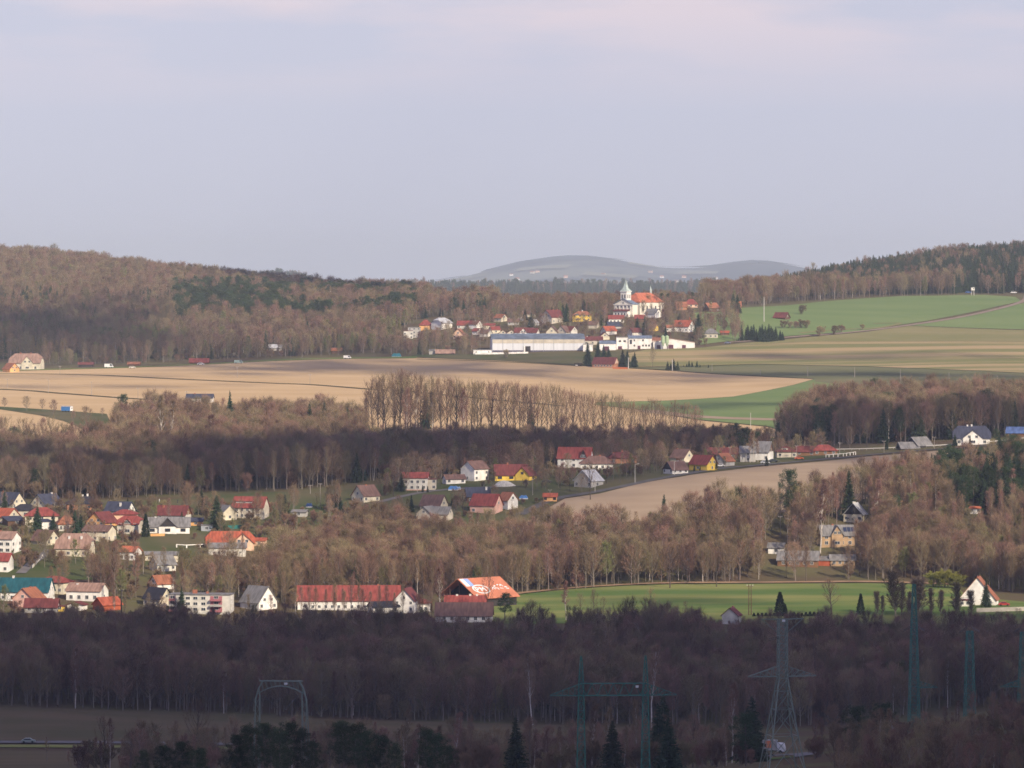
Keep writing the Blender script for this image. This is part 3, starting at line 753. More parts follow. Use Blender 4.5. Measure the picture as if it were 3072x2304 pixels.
def solar(root, L, W, h, rh):
    sl = math.atan2(rh, W / 2); b = MB(); m = mat('solar_panel', (.02, .03, .07), rough=.2, spec=.6)
    for i in range(3):
        x = 2.6 + i * 1.6
        pts = [(x, v) for v in (1.9, 4.6)] + [(x + 1.4, v) for v in (4.6, 1.9)]
        a = [(u, -W / 2 + v * math.cos(sl), h + v * math.sin(sl) + .36) for u, v in pts]; c = [(u, -W / 2 + v * math.cos(sl), h + v * math.sin(sl) + .26) for u, v in pts]
        b.add(a + c, [(3, 2, 1, 0), (4, 5, 6, 7), (0, 1, 5, 4), (1, 2, 6, 5), (2, 3, 7, 6), (3, 0, 4, 7)])
    b.build('solar_panel', m, root)
H = house
def lv(cx, cy): return cx / 5.53, 1460 + cy / 5.53
W1, W2_, = limewash, brickred

# left village
H(22,1526,13,9,2.6,5,-34,'cream','slate','cream gabled house with steep dark blue roof, second roof row, at left frame edge',wins='R2x1g R2x1 F3x1',ch=[(-2,0,.6)])
H(140,1524,10.5,9.5,1.6,4.9,50,'cream','slate','cream front gable with dark slate roof, beside the dark pyramid roof',wins='L2x1g',ch=[(3,0,.6)],ch_mat=limewash)
H(252,1530,15,12,2.8,3.7,8,'brick','black','orange brick bungalow under a wide dark pyramid roof',rt='hip',wins='F4x1',ch=[(-.6,0,.5),(1.5,0,.9)],ch_mat=limewash,dark=True)
H(360,1546,10.5,8,2.2,4,-22,'white','slate','dark roofed house with one thick white chimney on its slope',wins='R2x1g F2x1',ch=[(1.2,-2,-.4)],ch_mat=limewash)
H(18,1569,8,9,3,3.6,-30,'cream','bright','orange red roofed cream house at the left edge below the slate roof',wins='F2x1 R1x1g')
H(76,1551,11,8,3,3,5,'beige','black','low dark hipped roof between the slate gables and the crimson roof',rt='hip',wins='F3x1')
H(125,1582,13.5,11,5.2,3.9,5,'cream','red','square cream house under a crimson pyramid roof',rt='hip',wins='F3x2',ch=[(2,1,-.3)],sz=(1.5,1.3))
H(42,1577,8,6,2.3,1.6,28,'brown','slate','dark lean-to garage below the orange red roof',rt='shed',wins='F1x1',name='garage',cat='garage')
H(134,1599,4.5,4.5,5.2,.8,30,'white','slate','narrow bright white annex below the crimson pyramid roof',rt='shed',wins='L1x1')
H(199,1593,8,7,3,4,16,'pale','rust','rust red hipped roof over a glazed veranda beside dark firs',rt='hip',wins='F5x1',sz=(.9,1.6))
H(306,1581,9.6,9,2.2,4.6,58,'orange','maroon','apricot gabled house with a dark maroon roof',wins='L2x1g L3x1 F1x1',sz=(1.2,1.2))
H(374,1573,10,9,4.6,2.2,-3,'peach','red','plain peach box house with low dark red roof',rt='hip',wins='F1x1')
H(298,1624,11.5,7.5,4.8,2.4,-22,'cream','brown','two storey cream house with low brown roof in front of the apricot gable',wins='F3x2 R2x1')
H(392,1602,9,9,4.6,3.6,-12,'beige','red','beige house with red half-hipped roof and small front gablet',rt='half',wins='F2x2 R1x1',cross=(0,3.2,.4,5.2,1.7,None))
H(8,1660,12,9,6.6,2.9,-18,'white','tan','big white two storey house with tan roof and side balcony, left edge',wins='F4x2 R2x2',ch=[(-1,0,.5)],sz=(1.5,1.3))
H(137,1635,9,7.5,2.2,4.3,-40,'cream','brown','brown roofed cottage with a tall cream gable full of windows',wins='R2x1g R2x1 F1x1',ch=[(0,0,.4)])
H(226,1669,13.5,11,3.6,6.4,-8,'cream','tan','large pale salmon half-hipped roof behind bare trees',rt='half',wins='F4x1 R2x1g',ch=[(-2,-2,-1.2),(3,-2,-1.2)],ch_mat=limewash,vis=.65)
H(3,1716,8,8,5,3,-10,'white','red','small red roofed white house cut by the left edge, above the teal roof',wins='F2x1',vis=.8)
H(392,1681,6.5,6,4,2,-25,'white','orange','small white house with orange roof half hidden by twigs',wins='F2x1 R1x1',vis=.6)
H(503,1600,18,9,3.2,3.9,4,'white','grey','long white bungalow with grey roof and dark boarded front gable',wins='F4x1',cross=(0,7.2,1.2,3.2,3.9,'dark'),ch=[(-5,0,.3)],ch_mat=limewash,sz=(1.9,1.3),dark=True)
H(520,1563,13,8,3,4,-15,'pale','maroon','long maroon roof behind the white bungalow',wins='R1x1g F3x1',ch=[(-4,-1,.2),(5,0,.4)],gablew='wood')
H(588,1578,5.5,4,2.3,1.3,0,'orange','slate','orange timber shed with dark roof right of the white bungalow',wins='F1x1',name='shed',cat='shed')
H(621,1594,4.6,4,2.7,.3,0,'steel','grey','flat blue grey garage beside the tall spruce',rt='flat',wins='F1x1',name='garage',cat='garage')
H(677,1560,8,6.5,3.6,3.2,-60,'cream','grey','pale gable end half hidden by the tall spruce',wins='R1x1',vis=.7)
H(752,1556,13.5,9,5.5,4.6,-14,'beige','red','two storey beige house with scarlet roof and wide dormer',wins='F5x2 R1x1',dormer=(-2,7,'grey'))
H(690,1648,19,10,2.6,5.4,6,'peach','bright','bright orange red half-hipped roof with peach front gable',rt='half',wins='F2x1',cross=(5.0,8.6,.6,2.9,4.3,None),ch=[(4.5,0,.5)],vis=.9)
H(780,1640,5,5,2.8,1.0,-5,'peach','bright','low peach annex right of the bright orange roof',wins='F1x1',name='annex',cat='house')
H(682,1667,15,7,3.6,1.9,3,'pale','grey','grey roofed hall below the bright orange roof behind twigs',wins='F6x1',vis=.55,sz=(.8,.7))
H(488,1713,8,7,3,3.6,30,'pale','grey','small grey roofed house deep among the brown trees',wins='L1x1g F2x1',vis=.55)
H(485,1684,13,6,3,1.1,0,'cream','grey','long low cream outbuilding glimpsed through twigs',wins='F5x1',vis=.4,name='outbuilding',cat='building')

# bottom row of the left village
H(60,1802,24,10,4,5.2,-9,'white','teal','long white farmhouse under a dark teal roof',wins='F6x1 R2x1g R2x1',ch=[(-2.5,0,.9)],ch_mat=limewash)
H(87,1820,10,8.6,3.4,4.2,68,'pink','rust','pink gabled house in front of the teal roof',wins='L1x1g L2x1 F1x1',ch=[(1,0,.4)],sz=(1.0,1.4))
H(126,1838,12,7,2.4,3.2,-3,'grey','maroon','long maroon roof beside the pink gable, lowest of the group',wins='F4x1',ch=[(4.4,0,.5)],ch_mat=limewash)
H(166,1780,11,8,4.6,2.6,-22,'cream','red','red hipped roof behind the teal roof',rt='hip',wins='F2x1 R2x1')
H(262,1802,13.5,9,4.2,2.9,-16,'white','tan','white house with salmon tiled roof and shaded veranda',wins='F4x1 R1x1',ch=[(-3.5,-1,-.2)],ch_mat=limewash,sz=(1.2,1.5))
H(232,1832,5,6,2.4,1.1,74,'white','maroon','low bright white gable below the salmon roof',wins='',name='garage',cat='garage')
H(322,1832,8.5,6.5,2.6,2.8,40,'redwood','bright','orange red barn with open front gable beside dark pole',wins='',name='barn',cat='barn')
H(180,1834,3.6,3,2.0,.4,0,'yellow','maroon','tiny yellow shed between the maroon and white gables',rt='flat',wins='F1x1',name='shed',cat='shed')
H(474,1818,8.5,7,3.2,4.2,-38,'cream','black','dark roofed cottage with cream gable left of the pink balconied flats',wins='R1x1g F2x1')
H(484,1768,7.5,6,2.6,3.2,38,'white','rust','small rust roofed house above the flats',wins='L1x1g',vis=.7)
H(776,1828,10.5,9,3.2,6.2,-46,'white','grey','grey steep roofed house with a tall white right gable',wins='R2x1g R2x1 F1x1',vis=.7)

def flats():
    px = 605; D = dist_at(605, 1842); p = on(px, D + 5); L, W, h = 22.5, 10, 9.4
    root = thing('apartment_block', 'flat roofed grey block of flats with pink balcony recesses', 'building', p, R(-7))
    SIGHT.append((512, 698, 1850, D, .12)); root.scale[2] = .70
    b = MB(); b.box((0, 0, (h - 2) / 2), (L, W, h + 2)); b.build('walls', wallm('pale'), root)
    b = MB(); b.box((0, 0, h + .2), (L + .6, W + .6, .4)); b.build('roof', roofm('grey'), root)
    rose = mat('rose_render', (.36, .14, .16), var=.1, scale=1)
    for x0 in (-10, 6.4):
        for k in range(3):
            b = MB(); z = 1.2 + 2.9 * k; b.box((x0, -W / 2 - .05, z + .6), (4.4 if x0 > 0 else 2.2, .16, 2.5)); bal = b.build('balcony', rose, root)
            b = MB(); b.box((x0, -W / 2 - .8, z - .2), (4.4 if x0 > 0 else 2.2, 1.5, 1.0)); b.build('balcony_parapet', wallm('grey') if k % 2 else rose, bal)
            link('window', win_mesh(1.5, 1.4, False), bal, (x0, -W / 2 - .16, z + 1.2), 0)
    for x0 in (-7, -4.2, -1.4, 1.6):
        for k in range(3): put_window(root, 'F', x0, 1.9 + 2.9 * k, 1.5, 1.4, L, W)
    for k in range(3): put_window(root, 'R', 0, 1.9 + 2.9 * k, 1.2, 1.4, L, W)
    for x0, m, s in ((-2.5, brickred, 1.6), (2.2, brickred, .8)):
        b = MB(); b.box((x0, 0, h + .4 + s * .6), (s, 1.2, s * 1.2)); b.build('chimney', m, root)
flats()

# farm with the long red roof and the advertising roof
H(1046,1830,38,11,4.2,5.6,2,'white','red','very long dark red farm roof over a white wall',wins='F12x1',ch=[(11,0,.5)],vis=.8,name='farmhouse',cat='farmhouse',sz=(.9,1.1))
H(1222,1838,11,7.5,5.4,4.6,78,'white','maroon','white front gable at the right end of the long red roof',wins='L1x1g L2x2',vis=.9,sz=(.9,1.1))
H(1264,1836,6,6,3.6,2.0,-6,'white','red','red roofed porch wing right of the white front gable',rt='hip',wins='F3x1',vis=.9)
H(1150,1840,10.5,5,2.8,1.9,24,'white','black','low white outbuilding with black roof before the long red roof',wins='F2x1 L1x1',vis=.9,name='outbuilding',cat='building')
H(1393,1866,20.5,9,2.8,4.8,-2,'white','brown','long mauve brown barn roof below the orange advertising roof',wins='F6x1',name='barn',cat='barn',vis=.95)
H(1397,1846,15,5,5.4,2.6,-2,'white','red','red ridge with three pale chimneys behind the mauve barn roof',wins='',ch=[(-3.2,0,.5),(1.7,0,.6),(4.2,0,.6)],ch_mat=limewash,vis=0)

def hall():
    D = dist_at(1436, 1818); p = on(1436, D + 8); L, W, h, rh = 21, 21, 3.4, 6.6; a = 44
    root = thing('riding_hall', 'big orange roofed hall with white roof lettering and open dark gable', 'hall', p, R(a))
    SIGHT.append((1350, 1545, 1812, D - 4, .95))
    orange = mat('orange_sheet_roof', (.52, .19, .105), var=.10, scale=.4, rough=.6, spec=.3)
    b = MB(); gable_walls(b, L - 4, W - .6, h, rh - .3, x0=-L / 2 + 3.5, x1=L / 2 - .2); b.build('walls', wallm('dark'), root)
    for y in (-W / 2 + .4, -W / 4, 0, W / 4, W / 2 - .4):
        b = MB(); b.box((-L / 2 + .4, y, (h - 2) / 2 + (rh * (1 - abs(y) / (W / 2))) / 2 - .1), (.3, .3, h + 2 + rh * (1 - abs(y) / (W / 2)) - .3)); b.build('post', wallm('brown'), root)
    rb = MB(); gable_roof(rb, L, W, h, rh, o=.7); ro = rb.build('roof', orange, root)
    sl = math.atan2(rh, W / 2)
    # lettering lies on the front slope: u along the ridge, v up the slope from the eave
    def on_roof(u, v, lift=.30): return Vector((u, -W / 2 + v * math.cos(sl), h + v * math.sin(sl) + lift))
    whitep = mat('white_roof_paint', (.85, .85, .85), rough=.6); bluep = mat('blue_roof_paint', (.30, .42, .75), rough=.6)
    def patch(poly, name, m, lift=.30):
        q = MB(); n = len(poly); a_ = [on_roof(u, v, lift) for u, v in poly]; b_ = [on_roof(u, v, lift - .04) for u, v in poly]
        q.add(a_ + b_, [tuple(range(n)), tuple(range(n, 2 * n))[::-1]] + [(i, n + i, n + (i + 1) % n, (i + 1) % n) for i in range(n)]); return q.build(name, m, ro)
    S = W / 2 / math.cos(sl)
    patch([(-L / 2, S - 5.2), (-L / 2 + 1.9, S - 5.2), (-L / 2 + 1.9, S - .3), (-L / 2, S - .3)], 'painted_panel', whitep)
    patch([(-L / 2 + 1.95, S - 5.2), (-L / 2 + 4.3, S - 5.2), (-L / 2 + 4.3, S - .3), (-L / 2 + 1.95, S - .3)], 'painted_panel', bluep)
    q = MB(); n = 30; ou, inn = [], []
    cu, cv, ru, rv = -4.6, 5.0, 4.2, 2.9
    ring = [on_roof(cu + ru * math.cos(t), cv + rv * math.sin(t)) for t in [2 * math.pi * i / n for i in range(n)]]
    rin = [on_roof(cu + ru * .86 * math.cos(t), cv + rv * .80 * math.sin(t)) for t in [2 * math.pi * i / n for i in range(n)]]
    q.add(ring + rin, [(i, (i + 1) % n, n + (i + 1) % n, n + i) for i in range(n)]); q.build('oval_emblem', whitep, ro)
    def stroke(p0, p1, w):
        d = Vector((p1[0] - p0[0], p1[1] - p0[1])).normalized(); nn = Vector((-d.y, d.x)) * w / 2
        return [(p0[0] + nn.x, p0[1] + nn.y), (p0[0] - nn.x, p0[1] - nn.y), (p1[0] - nn.x, p1[1] - nn.y), (p1[0] + nn.x, p1[1] + nn.y)]
    def letters(strokes, name):
        q = MB()
        for i, s_ in enumerate(strokes):
            a_ = [on_roof(u, v, .31 + .004 * i) for u, v in stroke(*s_)]; q.add(a_, [(0, 1, 2, 3)])
        q.build(name, whitep, ro)
    letters([((-7.2, 3.6), (-7.2, 6.4), .55), ((-7.2, 6.3), (-5.9, 6.0), .5), ((-5.9, 6.1), (-5.9, 5.0), .5), ((-7.0, 4.9), (-5.9, 5.0), .5)], 'lettering')
    letters([((-4.9, 3.6), (-4.9, 6.4), .55), ((-4.9, 6.4), (-3.9, 4.6), .5), ((-3.9, 4.6), (-2.9, 6.4), .5), ((-2.9, 6.4), (-2.9, 3.6), .55)], 'lettering')
    letters([((1.0, 4.4), (1.9, 6.0), .4), ((1.9, 6.0), (2.5, 4.4), .4), ((3.0, 6.4), (4.1, 6.6), .5), ((3.1, 6.4), (3.0, 5.2), .4), ((3.0, 5.2), (4.2, 5.0), .4), ((4.2, 5.0), (4.0, 4.0), .4)], 'lettering')
    letters([((5.0, 6.9), (6.0, 7.3), .5), ((6.3, 6.2), (7.2, 7.4), .4), ((7.2, 7.4), (7.7, 6.0), .4), ((8.0, 5.6), (9.2, 5.4), .6), ((8.2, 4.6), (9.6, 4.4), .5), ((5.2, 5.0), (6.8, 4.6), .4)], 'lettering')
hall()

# middle village
H(1097,1506,9,8,3.2,4.7,42,'cream','brown','cream cottage with two gables and dark brown roof above the meadow',wins='L1x1g L2x1 R1x1g F2x1',cross=None,ch=[(0,0,.4)],extra=None)
H(1247,1471,11,8,6.2,2.4,-4,'pale','red','two storey pale house with low red roof and dark hedge',wins='F4x2',base='pink')
H(1292,1470,4.6,6,5.2,.6,-4,'beige','maroon','flat topped beige wing with balcony beside the low red roof',rt='flat',wins='F2x2')
H(1424,1443,9,8.5,6.2,3.6,46,'white','brown','tall white house with small brown roof, alone on the rise',wins='F2x2 L1x1',ch=[(-1,1,.4)])
H(1362,1452,9,5,2.6,1.9,20,'white','brown','low white lean-to left of the tall white house',rt='gable',wins='F2x1 L1x1',name='annex')
H(1533,1442,14.5,9,3.0,4.8,2,'yellow','maroon','mustard house under a dark maroon roof with orange chimney',wins='F3x1',ch=[(-1.5,0,.9)],sz=(1.7,1.1),dark=True)
H(1578,1442,7,7,2.8,3.8,62,'yellow','maroon','mustard gable wing with dark arched porch',wins='L1x1g F1x1',dark=True)
H(1302,1533,9.5,7.5,2.8,4.7,-27,'cream','brown','brown roofed cottage with cream right gable on the green slope',wins='R1x1g',ch=())
H(1283,1560,7,7,3,3.3,62,'beige','grey','weathered grey gable in front of the brown roofed cottage',wins='L1x1g')
H(1322,1560,9,6,3,3.1,-22,'beige','grey','weathered grey roof with right gable, lowest of the slope',wins='R1x1g F2x1')
H(1433,1508,10,7,3.2,4.0,8,'brown','slate','dark grey roof behind the salmon house',wins='F2x1',ch=[(3.6,-1,.2)],ch_mat=limewash)
H(1459,1540,11.5,8.5,4.0,5.0,-24,'pink','red','salmon house with broad dark red roof and balcony',wins='F2x1 R1x1g',ch=())
H(1524,1528,6,6,4.5,3.4,-46,'white','rust','narrow white gable joined to the salmon house',wins='R1x1g')
H(900,1551,6,4.2,2.4,.9,-12,'grey','grey','small grey shed with pale right end on the dark green slope',wins='F1x1',rt='gable',name='shed',cat='shed')
H(1651,1505,5.6,4.2,2.5,1.4,-4,'orange','bright','orange timber hut with red roof by the road',wins='F2x1',name='hut',cat='hut',dark=True)
H(1726,1404,15,9,5.2,5.2,-10,'white','red','white house with big red roof and dark triangular dormer',wins='F3x2 R1x1g',base='beige',cross=(4.4,3.6,.2,5.2,4.3,'dark'))
H(1790,1409,15,10,2.9,4.0,0,'white','brown','white bungalow with wide brown pyramid roof',rt='hip',wins='F5x1',ch=[(1.5,0,.3)])
H(1866,1391,13,9,2.8,3.2,6,'brick','maroon','low dark red hipped roof behind the white bungalow',rt='hip',wins='F2x1',ch=[(-4,0,-.3),(0,0,.9)])
H(1766,1462,8.5,9.5,3.4,4.8,52,'grey','pale','unrendered grey house with pale metal roof behind a bare tree',wins='L1x1g L2x1 F1x1',sz=(1.3,1.5))
H(2027,1422,8.5,7,2.3,3.7,34,'white','brown','brown roofed house with black boarded left gable and white foot',wins='L2x1 F3x1',gablew='dark')
H(2047,1388,8,7.5,2.8,4,-40,'cream','brown','pale gable peeping over the black boarded house',wins='R1x1g',ch=[(-3,0,.4)])
H(2110,1412,9.8,8,3.4,4.1,-38,'yellow','red','bright yellow house with red roof on the roadside',wins='R2x1g R1x1 F1x1')
H(2170,1399,8,7,2.8,3.6,56,'grey','rust','small grey gable with rust roof right of the yellow house',wins='L1x1g')
H(2166,1378,14,7,3,3,0,'brown','maroon','long dark maroon roof among firs behind the yellow house',wins='F3x1',ch=[(4.4,0,.8),(1,0,.9)],vis=.6)
H(2243,1386,7,7,5,3,0,'grey','grey','plain grey house behind birch stems',wins='F1x2',vis=.8)
H(2288,1381,8,8,4.6,5,-20,'white','grey','white house with carved balcony posts and steep grey roof',wins='F2x2 R1x1g',gablew='brown')
H(2358,1373,9.5,8,3,2.7,4,'beige','maroon','beige bungalow with light panel on its dark roof',wins='F2x1',rt='hip',dormer=(-1,3.2,'beige'))
H(2470,1366,11.5,8,2.4,3.1,10,'wood','red','wide low red roof beside the white fence posts',rt='hip',wins='F3x1')
H(2415,1368,8,6,2.4,2.6,0,'wood','maroon','low maroon roof between the panelled and the wide red roofs',wins='F2x1')
H(2757,1344,9,9,1.4,4.2,36,'dark','grey','grey barn roofs half sunk behind the guardrail',wins='',vis=.9,name='barn',cat='barn')
H(2724,1348,9,7,.6,3.0,14,'dark','grey','low grey shed roof left of the half sunk barn',wins='',vis=.9,name='shed',cat='shed')
H(2915,1334,17,11,3.4,6.4,-4,'white','slate','large white villa with dark blue mansard roof and balconies',rt='half',wins='F6x1 R1x1g',cross=(.5,9.5,1.0,3.4,4.2,None),ch=[(-2,0,.5),(0,0,.6)],ch_mat=limewash,sz=(1.3,1.5))
H(3062,1312,13,9,2.4,3,-12,'wood','blue','brown house with bright blue roof at the right edge',wins='F2x1')
H(2566,1564,9.5,8,3.4,5.0,74,'cream','pale','cream cottage with black boarded gable and glinting pale roof',wins='L2x1',gablew='dark',ch=[(-3.6,0,.8),(-1.2,0,.7)],ch_mat=limewash)
H(2508,1638,14,9,5,4.4,8,'tanbrick','grey','yellow brick house with grey roof, solar panels and stone quoins',wins='F4x2',cross=(-.5,4.8,.7,5.4,3.9,None),ch=[(-1.5,0,.5)],extra=lambda r: solar(r, 14, 9, 5, 4.4),sz=(1.3,1.5),vis=.75)
H(2330,1661,6.5,5,2.9,1.9,-10,'white','grey','small white cottage left of the long grey barn',wins='F1x1',vis=.8)
H(2396,1699,16.5,9,3,3.7,-9,'wood','grey','long grey roofed timber barn with red right gable',wins='F5x1',gablew='redwood',name='barn',cat='barn',vis=.5)
H(2474,1697,4.5,5,2.4,1.4,-9,'redwood','grey','small red lean-to at the end of the timber barn',wins='',rt='shed',name='shed',cat='shed',vis=.8)
H(2527,1697,10,6,2.6,2.2,0,'tanbrick','grey','low brick stable with grey roof right of the timber barn',wins='F4x1',vis=.7,name='stable',cat='stable')
H(2926,1541,4.2,3.6,2.6,.6,-8,'white','orange','tiny white hut with orange roof among dark firs',wins='F2x1',name='hut',cat='hut')
H(2936,1822,9,14,2.6,9.2,78,'white','rust','tall white steep gable at right with a fir before it',wins='L2x1g L2x1',ch=[(-2,0,.4)],D=1842,ch_mat=brickred)
H(2885,1815,6,4.5,2.6,.5,0,'pale','maroon','low pale porch left of the tall white gable',rt='flat',wins='F3x1',D=1836,name='annex')
H(2195,1872,6,5.8,3.6,2.8,74,'pale','maroon','little pale shed with dark red verge at the green field foot',wins='',name='shed',cat='shed',ch=[(2,0,.5)])

# ---------------------------------------------------------------- church village
H(80,1109,21,14,5,7,-6,'cream','tan','broad cream manor with pinkish hipped roof at the left foot of the hill',rt='half',wins='F7x1',cross=(2,8,.6,5,5,None),ch=[(-4,0,.6),(3,0,.6)],sz=(1.2,1.8))
H(33,1117,8,7.5,2.6,4,-48,'orange','rust','small orange gabled house in front of the cream manor',wins='R2x1g R1x1')
H(402,1100,8,5,2,1.4,0,'brown','rust','low orange shed roof on the field edge',wins='',name='shed',cat='shed')
H(258,1101,10,5,2,1.4,0,'dark','maroon','dark garden sheds on the field edge near the manor',wins='',name='shed',cat='shed')
H(598,1093,13,8,1.6,2.8,0,'brown','red','scarlet roof among bare trees on the field edge',wins='',vis=.8)
H(826,1052,9,7,2.4,2.4,0,'grey','pale','pale metal roofed cottage alone in the left wood',wins='F2x1',vis=.8)
H(1010,1060,7,5,2.2,1.8,0,'brown','rust','little rust roofed cabin among the trees above the field',wins='',vis=.7,name='cabin',cat='cabin')
H(600,1216,15,8,3,2.4,-3,'pale','slate','slate roof rising just above the leafless wood',wins='F4x1',ch=[(-3,0,.6)],D=2790,vis=.3)
H(1243,1013,9,7,8.2,.4,0,'grey','grey','grey flat roofed block at the left end of the church village',rt='flat',wins='F3x3',vis=.7)
H(1225,1017,6.5,6,6.4,.4,0,'pale','maroon','lower pale block leaning against the grey flat roofed block',rt='flat',wins='F2x2',vis=.6)
H(1277,991,9,8,4,4.6,0,'orange','red','round looking crimson roof with orange bay',rt='hip',wins='F1x1')
H(1325,988,10.5,11,5.2,4.2,44,'white','pale','big white half-hipped house, brightest at the left of the village',rt='half',wins='',vis=.9)
H(1392,986,9,7,3,3.2,-6,'pale','red','red roofed house right of the big white one',wins='F2x1')
H(1426,986,7.5,7,3.6,2.8,-35,'white','maroon','white cornered house with purple brown roof',wins='R1x1g',ch=[(0,0,.4)],ch_mat=limewash)
H(1378,1015,6.5,7.5,3.4,4.2,76,'peach','rust','peach gable between hedges left of the long white hall',wins='L2x1 L1x1g')
H(1431,1004,5,5,3,2,-40,'white','red','small red roofed lodge below the purple brown roof',wins='',vis=.8)
H(1468,987,8,6,3,1.4,-5,'cream','red','cream house with thin red roof line',wins='F2x1')
H(1502,965,7.5,6.5,3.2,2.8,-42,'cream','rust','cream gabled house beside the graveyard',wins='R1x1g F1x1')
H(1509,1009,6,6,2.4,2.7,-88,'cream','maroon','little cream gable left behind the long white hall',wins='R1x1g')
H(1534,1009,6,7,2.4,2.6,-88,'cream','maroon','second little cream gable behind the long white hall',wins='R1x1g')
H(1572,1008,13,7,3,3.4,0,'white','maroon','maroon roof with a white central gablet behind the hall',wins='F4x1',cross=(-.5,5,.4,3,3,None))
H(1600,1008,7,6,3,3,-20,'white','maroon','white cottage with maroon roof touching the hall roof',wins='F1x1 R1x1g')
H(1602,980,6,5,3.2,2.4,60,'white','pale','small shining white roof left of the beige double house',wins='')
H(1659,969,14,11,4.8,5.6,46,'beige','maroon','large beige gable with dark maroon roof',wins='L2x1g L2x1 F3x1',ch=[(0,0,.5),(4,0,.7)])
H(1747,964,13.5,9,5,3.2,-4,'yellow','rust','yellow house with terracotta roof left of the church',rt='hip',wins='F4x2',ch=[(0,0,.8)],ch_mat=limewash,cross=(-3.6,3.4,.4,5,1.8,None))
H(1658,1006,8,8,2.6,4.4,80,'cream','brown','cream gable with one dark window just behind the hall',wins='L1x1g')
H(1691,1005,7,7.5,2.6,4.6,60,'beige','brown','beige gable beside the cream one behind the hall',wins='L1x1g')
H(1712,1002,7,6.5,3,3,-42,'pale','maroon','maroon roofed house with pale right gable behind the hall end',wins='R1x1g')
H(1849,969,11,7,3.4,2.8,0,'white','red','white house with crimson roof directly below the church',wins='F4x1')
H(1842,986,10,7,2.2,3.0,20,'grey','slate','blue grey roof below the crimson one',wins='L1x1')
H(1826,1004,9,7,3.2,3.4,32,'pale','bright','orange roofed house with grey left gable',wins='L1x1g L1x1')
H(1812,1019,7,6.5,2.6,3,-80,'cream','maroon','cream right hand gable behind the white dairy block',wins='R1x1g')
H(1779,1034,13,7,3.6,2.6,-4,'beige','maroon','dark red roof between the hall and the white office',wins='F3x1',ch=[(-4,0,.4)],ch_mat=limewash)
H(1764,1054,6.5,6,5.4,.5,-4,'white','grey','tall narrow white block at the right end of the hall',rt='flat',wins='F1x2')
H(1961,993,5,4.5,3,2,-30,'yellow','tan','tiny yellow house among trees under the church',wins='R1x1',vis=.7)
H(2050,995,13.5,8.5,4.3,4.6,-32,'white','bright','white house with orange roof and a red tower-like chimney',wins='R2x1g R2x1 F3x1',ch=[(5.2,0,2.6)],dormer=(-1,2.2,'white'))
H(2010,995,5,5,3.4,1.8,0,'pale','rust','pale annex left of the white house with orange roof',wins='F2x1',vis=.8,name='annex')
H(2133,1014,9.5,8,3.4,4.0,-5,'beige','grey','beige cottage with grey hipped roof above the dairy sheds',rt='hip',wins='F3x1',vis=.9)
H(2174,1006,6,4.5,2.2,1.3,0,'brown','bright','open carport with small red roof on the meadow',wins='',name='carport',cat='carport')
H(2073,943,10,8,2.6,4.4,0,'peach','red','crimson roof over a peach wall at the top of the village',rt='hip',wins='F3x1',D=3640)
H(2043,930,8,7,3,3.6,10,'brick','rust','terracotta roof half hidden behind trees right of the church',wins='F1x1',vis=.6)
H(2133,936,9.5,8,3.6,3.8,34,'brown','rust','dark timbered house with orange roof near the hilltop crop',wins='L2x1g F2x1',ch=[(0,0,.4)],ch_mat=limewash)
H(2205,928,9,7,3,3.6,0,'brick','rust','dull orange roof at the edge of the right wood',wins='F2x1',vis=.6)
H(1960,953,9.5,8,3.4,3.6,-40,'white','grey','white gabled house with grey roof at the foot of the nave',wins='R1x1g',vis=.9)
H(1919,966,7,6,3,2.6,0,'brown','red','small red roof between dark trees under the church',wins='',vis=.6)
H(2345,958,9.5,8,1.6,4.0,-28,'brown','maroon','lonely dark cottage on the green crop with white gable spot',wins='R1x1g')
H(1817,1103,15.5,8.5,3.1,4.4,-24,'brick','maroon','red brick farm cottage with dark red roof beside firs',wins='F6x1 R1x1g',gablew='peach',ch=[(-1.5,0,.3),(3,0,.3)],sz=(1.2,1.4))
H(1336,1064,13,6,1.2,2.6,0,'dark','tan','open hay shelter with straw coloured roof at the field edge',wins='',name='shelter',cat='shelter')
H(1296,1063,4,4,2.8,.7,0,'grey','grey','grey box shed left of the hay shelter',rt='shed',wins='',name='shed',cat='shed')
H(1447,1063,12.5,5,3.2,.3,3,'white','pale','low white office with small dark windows at the left of the hall',rt='flat',wins='F2x1',name='office',cat='building',sz=(.8,1.6))

H(1457,1010,7,6,3,2.6,-30,'pale','brown','pale cottage with brown roof among the trees left of the long hall',wins='R1x1g',vis=.8)
H(1484,1000,6.5,6,3,2.4,20,'cream','red','tiny cream house with red roof below the graveyard',wins='F1x1',vis=.8)
H(1588,951,9,6,2.6,2.2,0,'beige','brown','low house with a light ridge at the wood behind the beige double house',wins='F2x1',vis=.8)
H(1904,1008,8,6.5,3.2,3,30,'pale','maroon','pale house with maroon roof in the trees above the white dairy office',wins='L1x1g',vis=.7)
H(1780,985,7,6,3,2.6,-20,'beige','brown','small beige house in trees between the terracotta and the crimson roofs',wins='R1x1g',vis=.7)
H(1540,975,8,6,2.6,2.4,0,'grey','brown','grey house with brown roof under the graveyard',wins='F2x1',vis=.7)

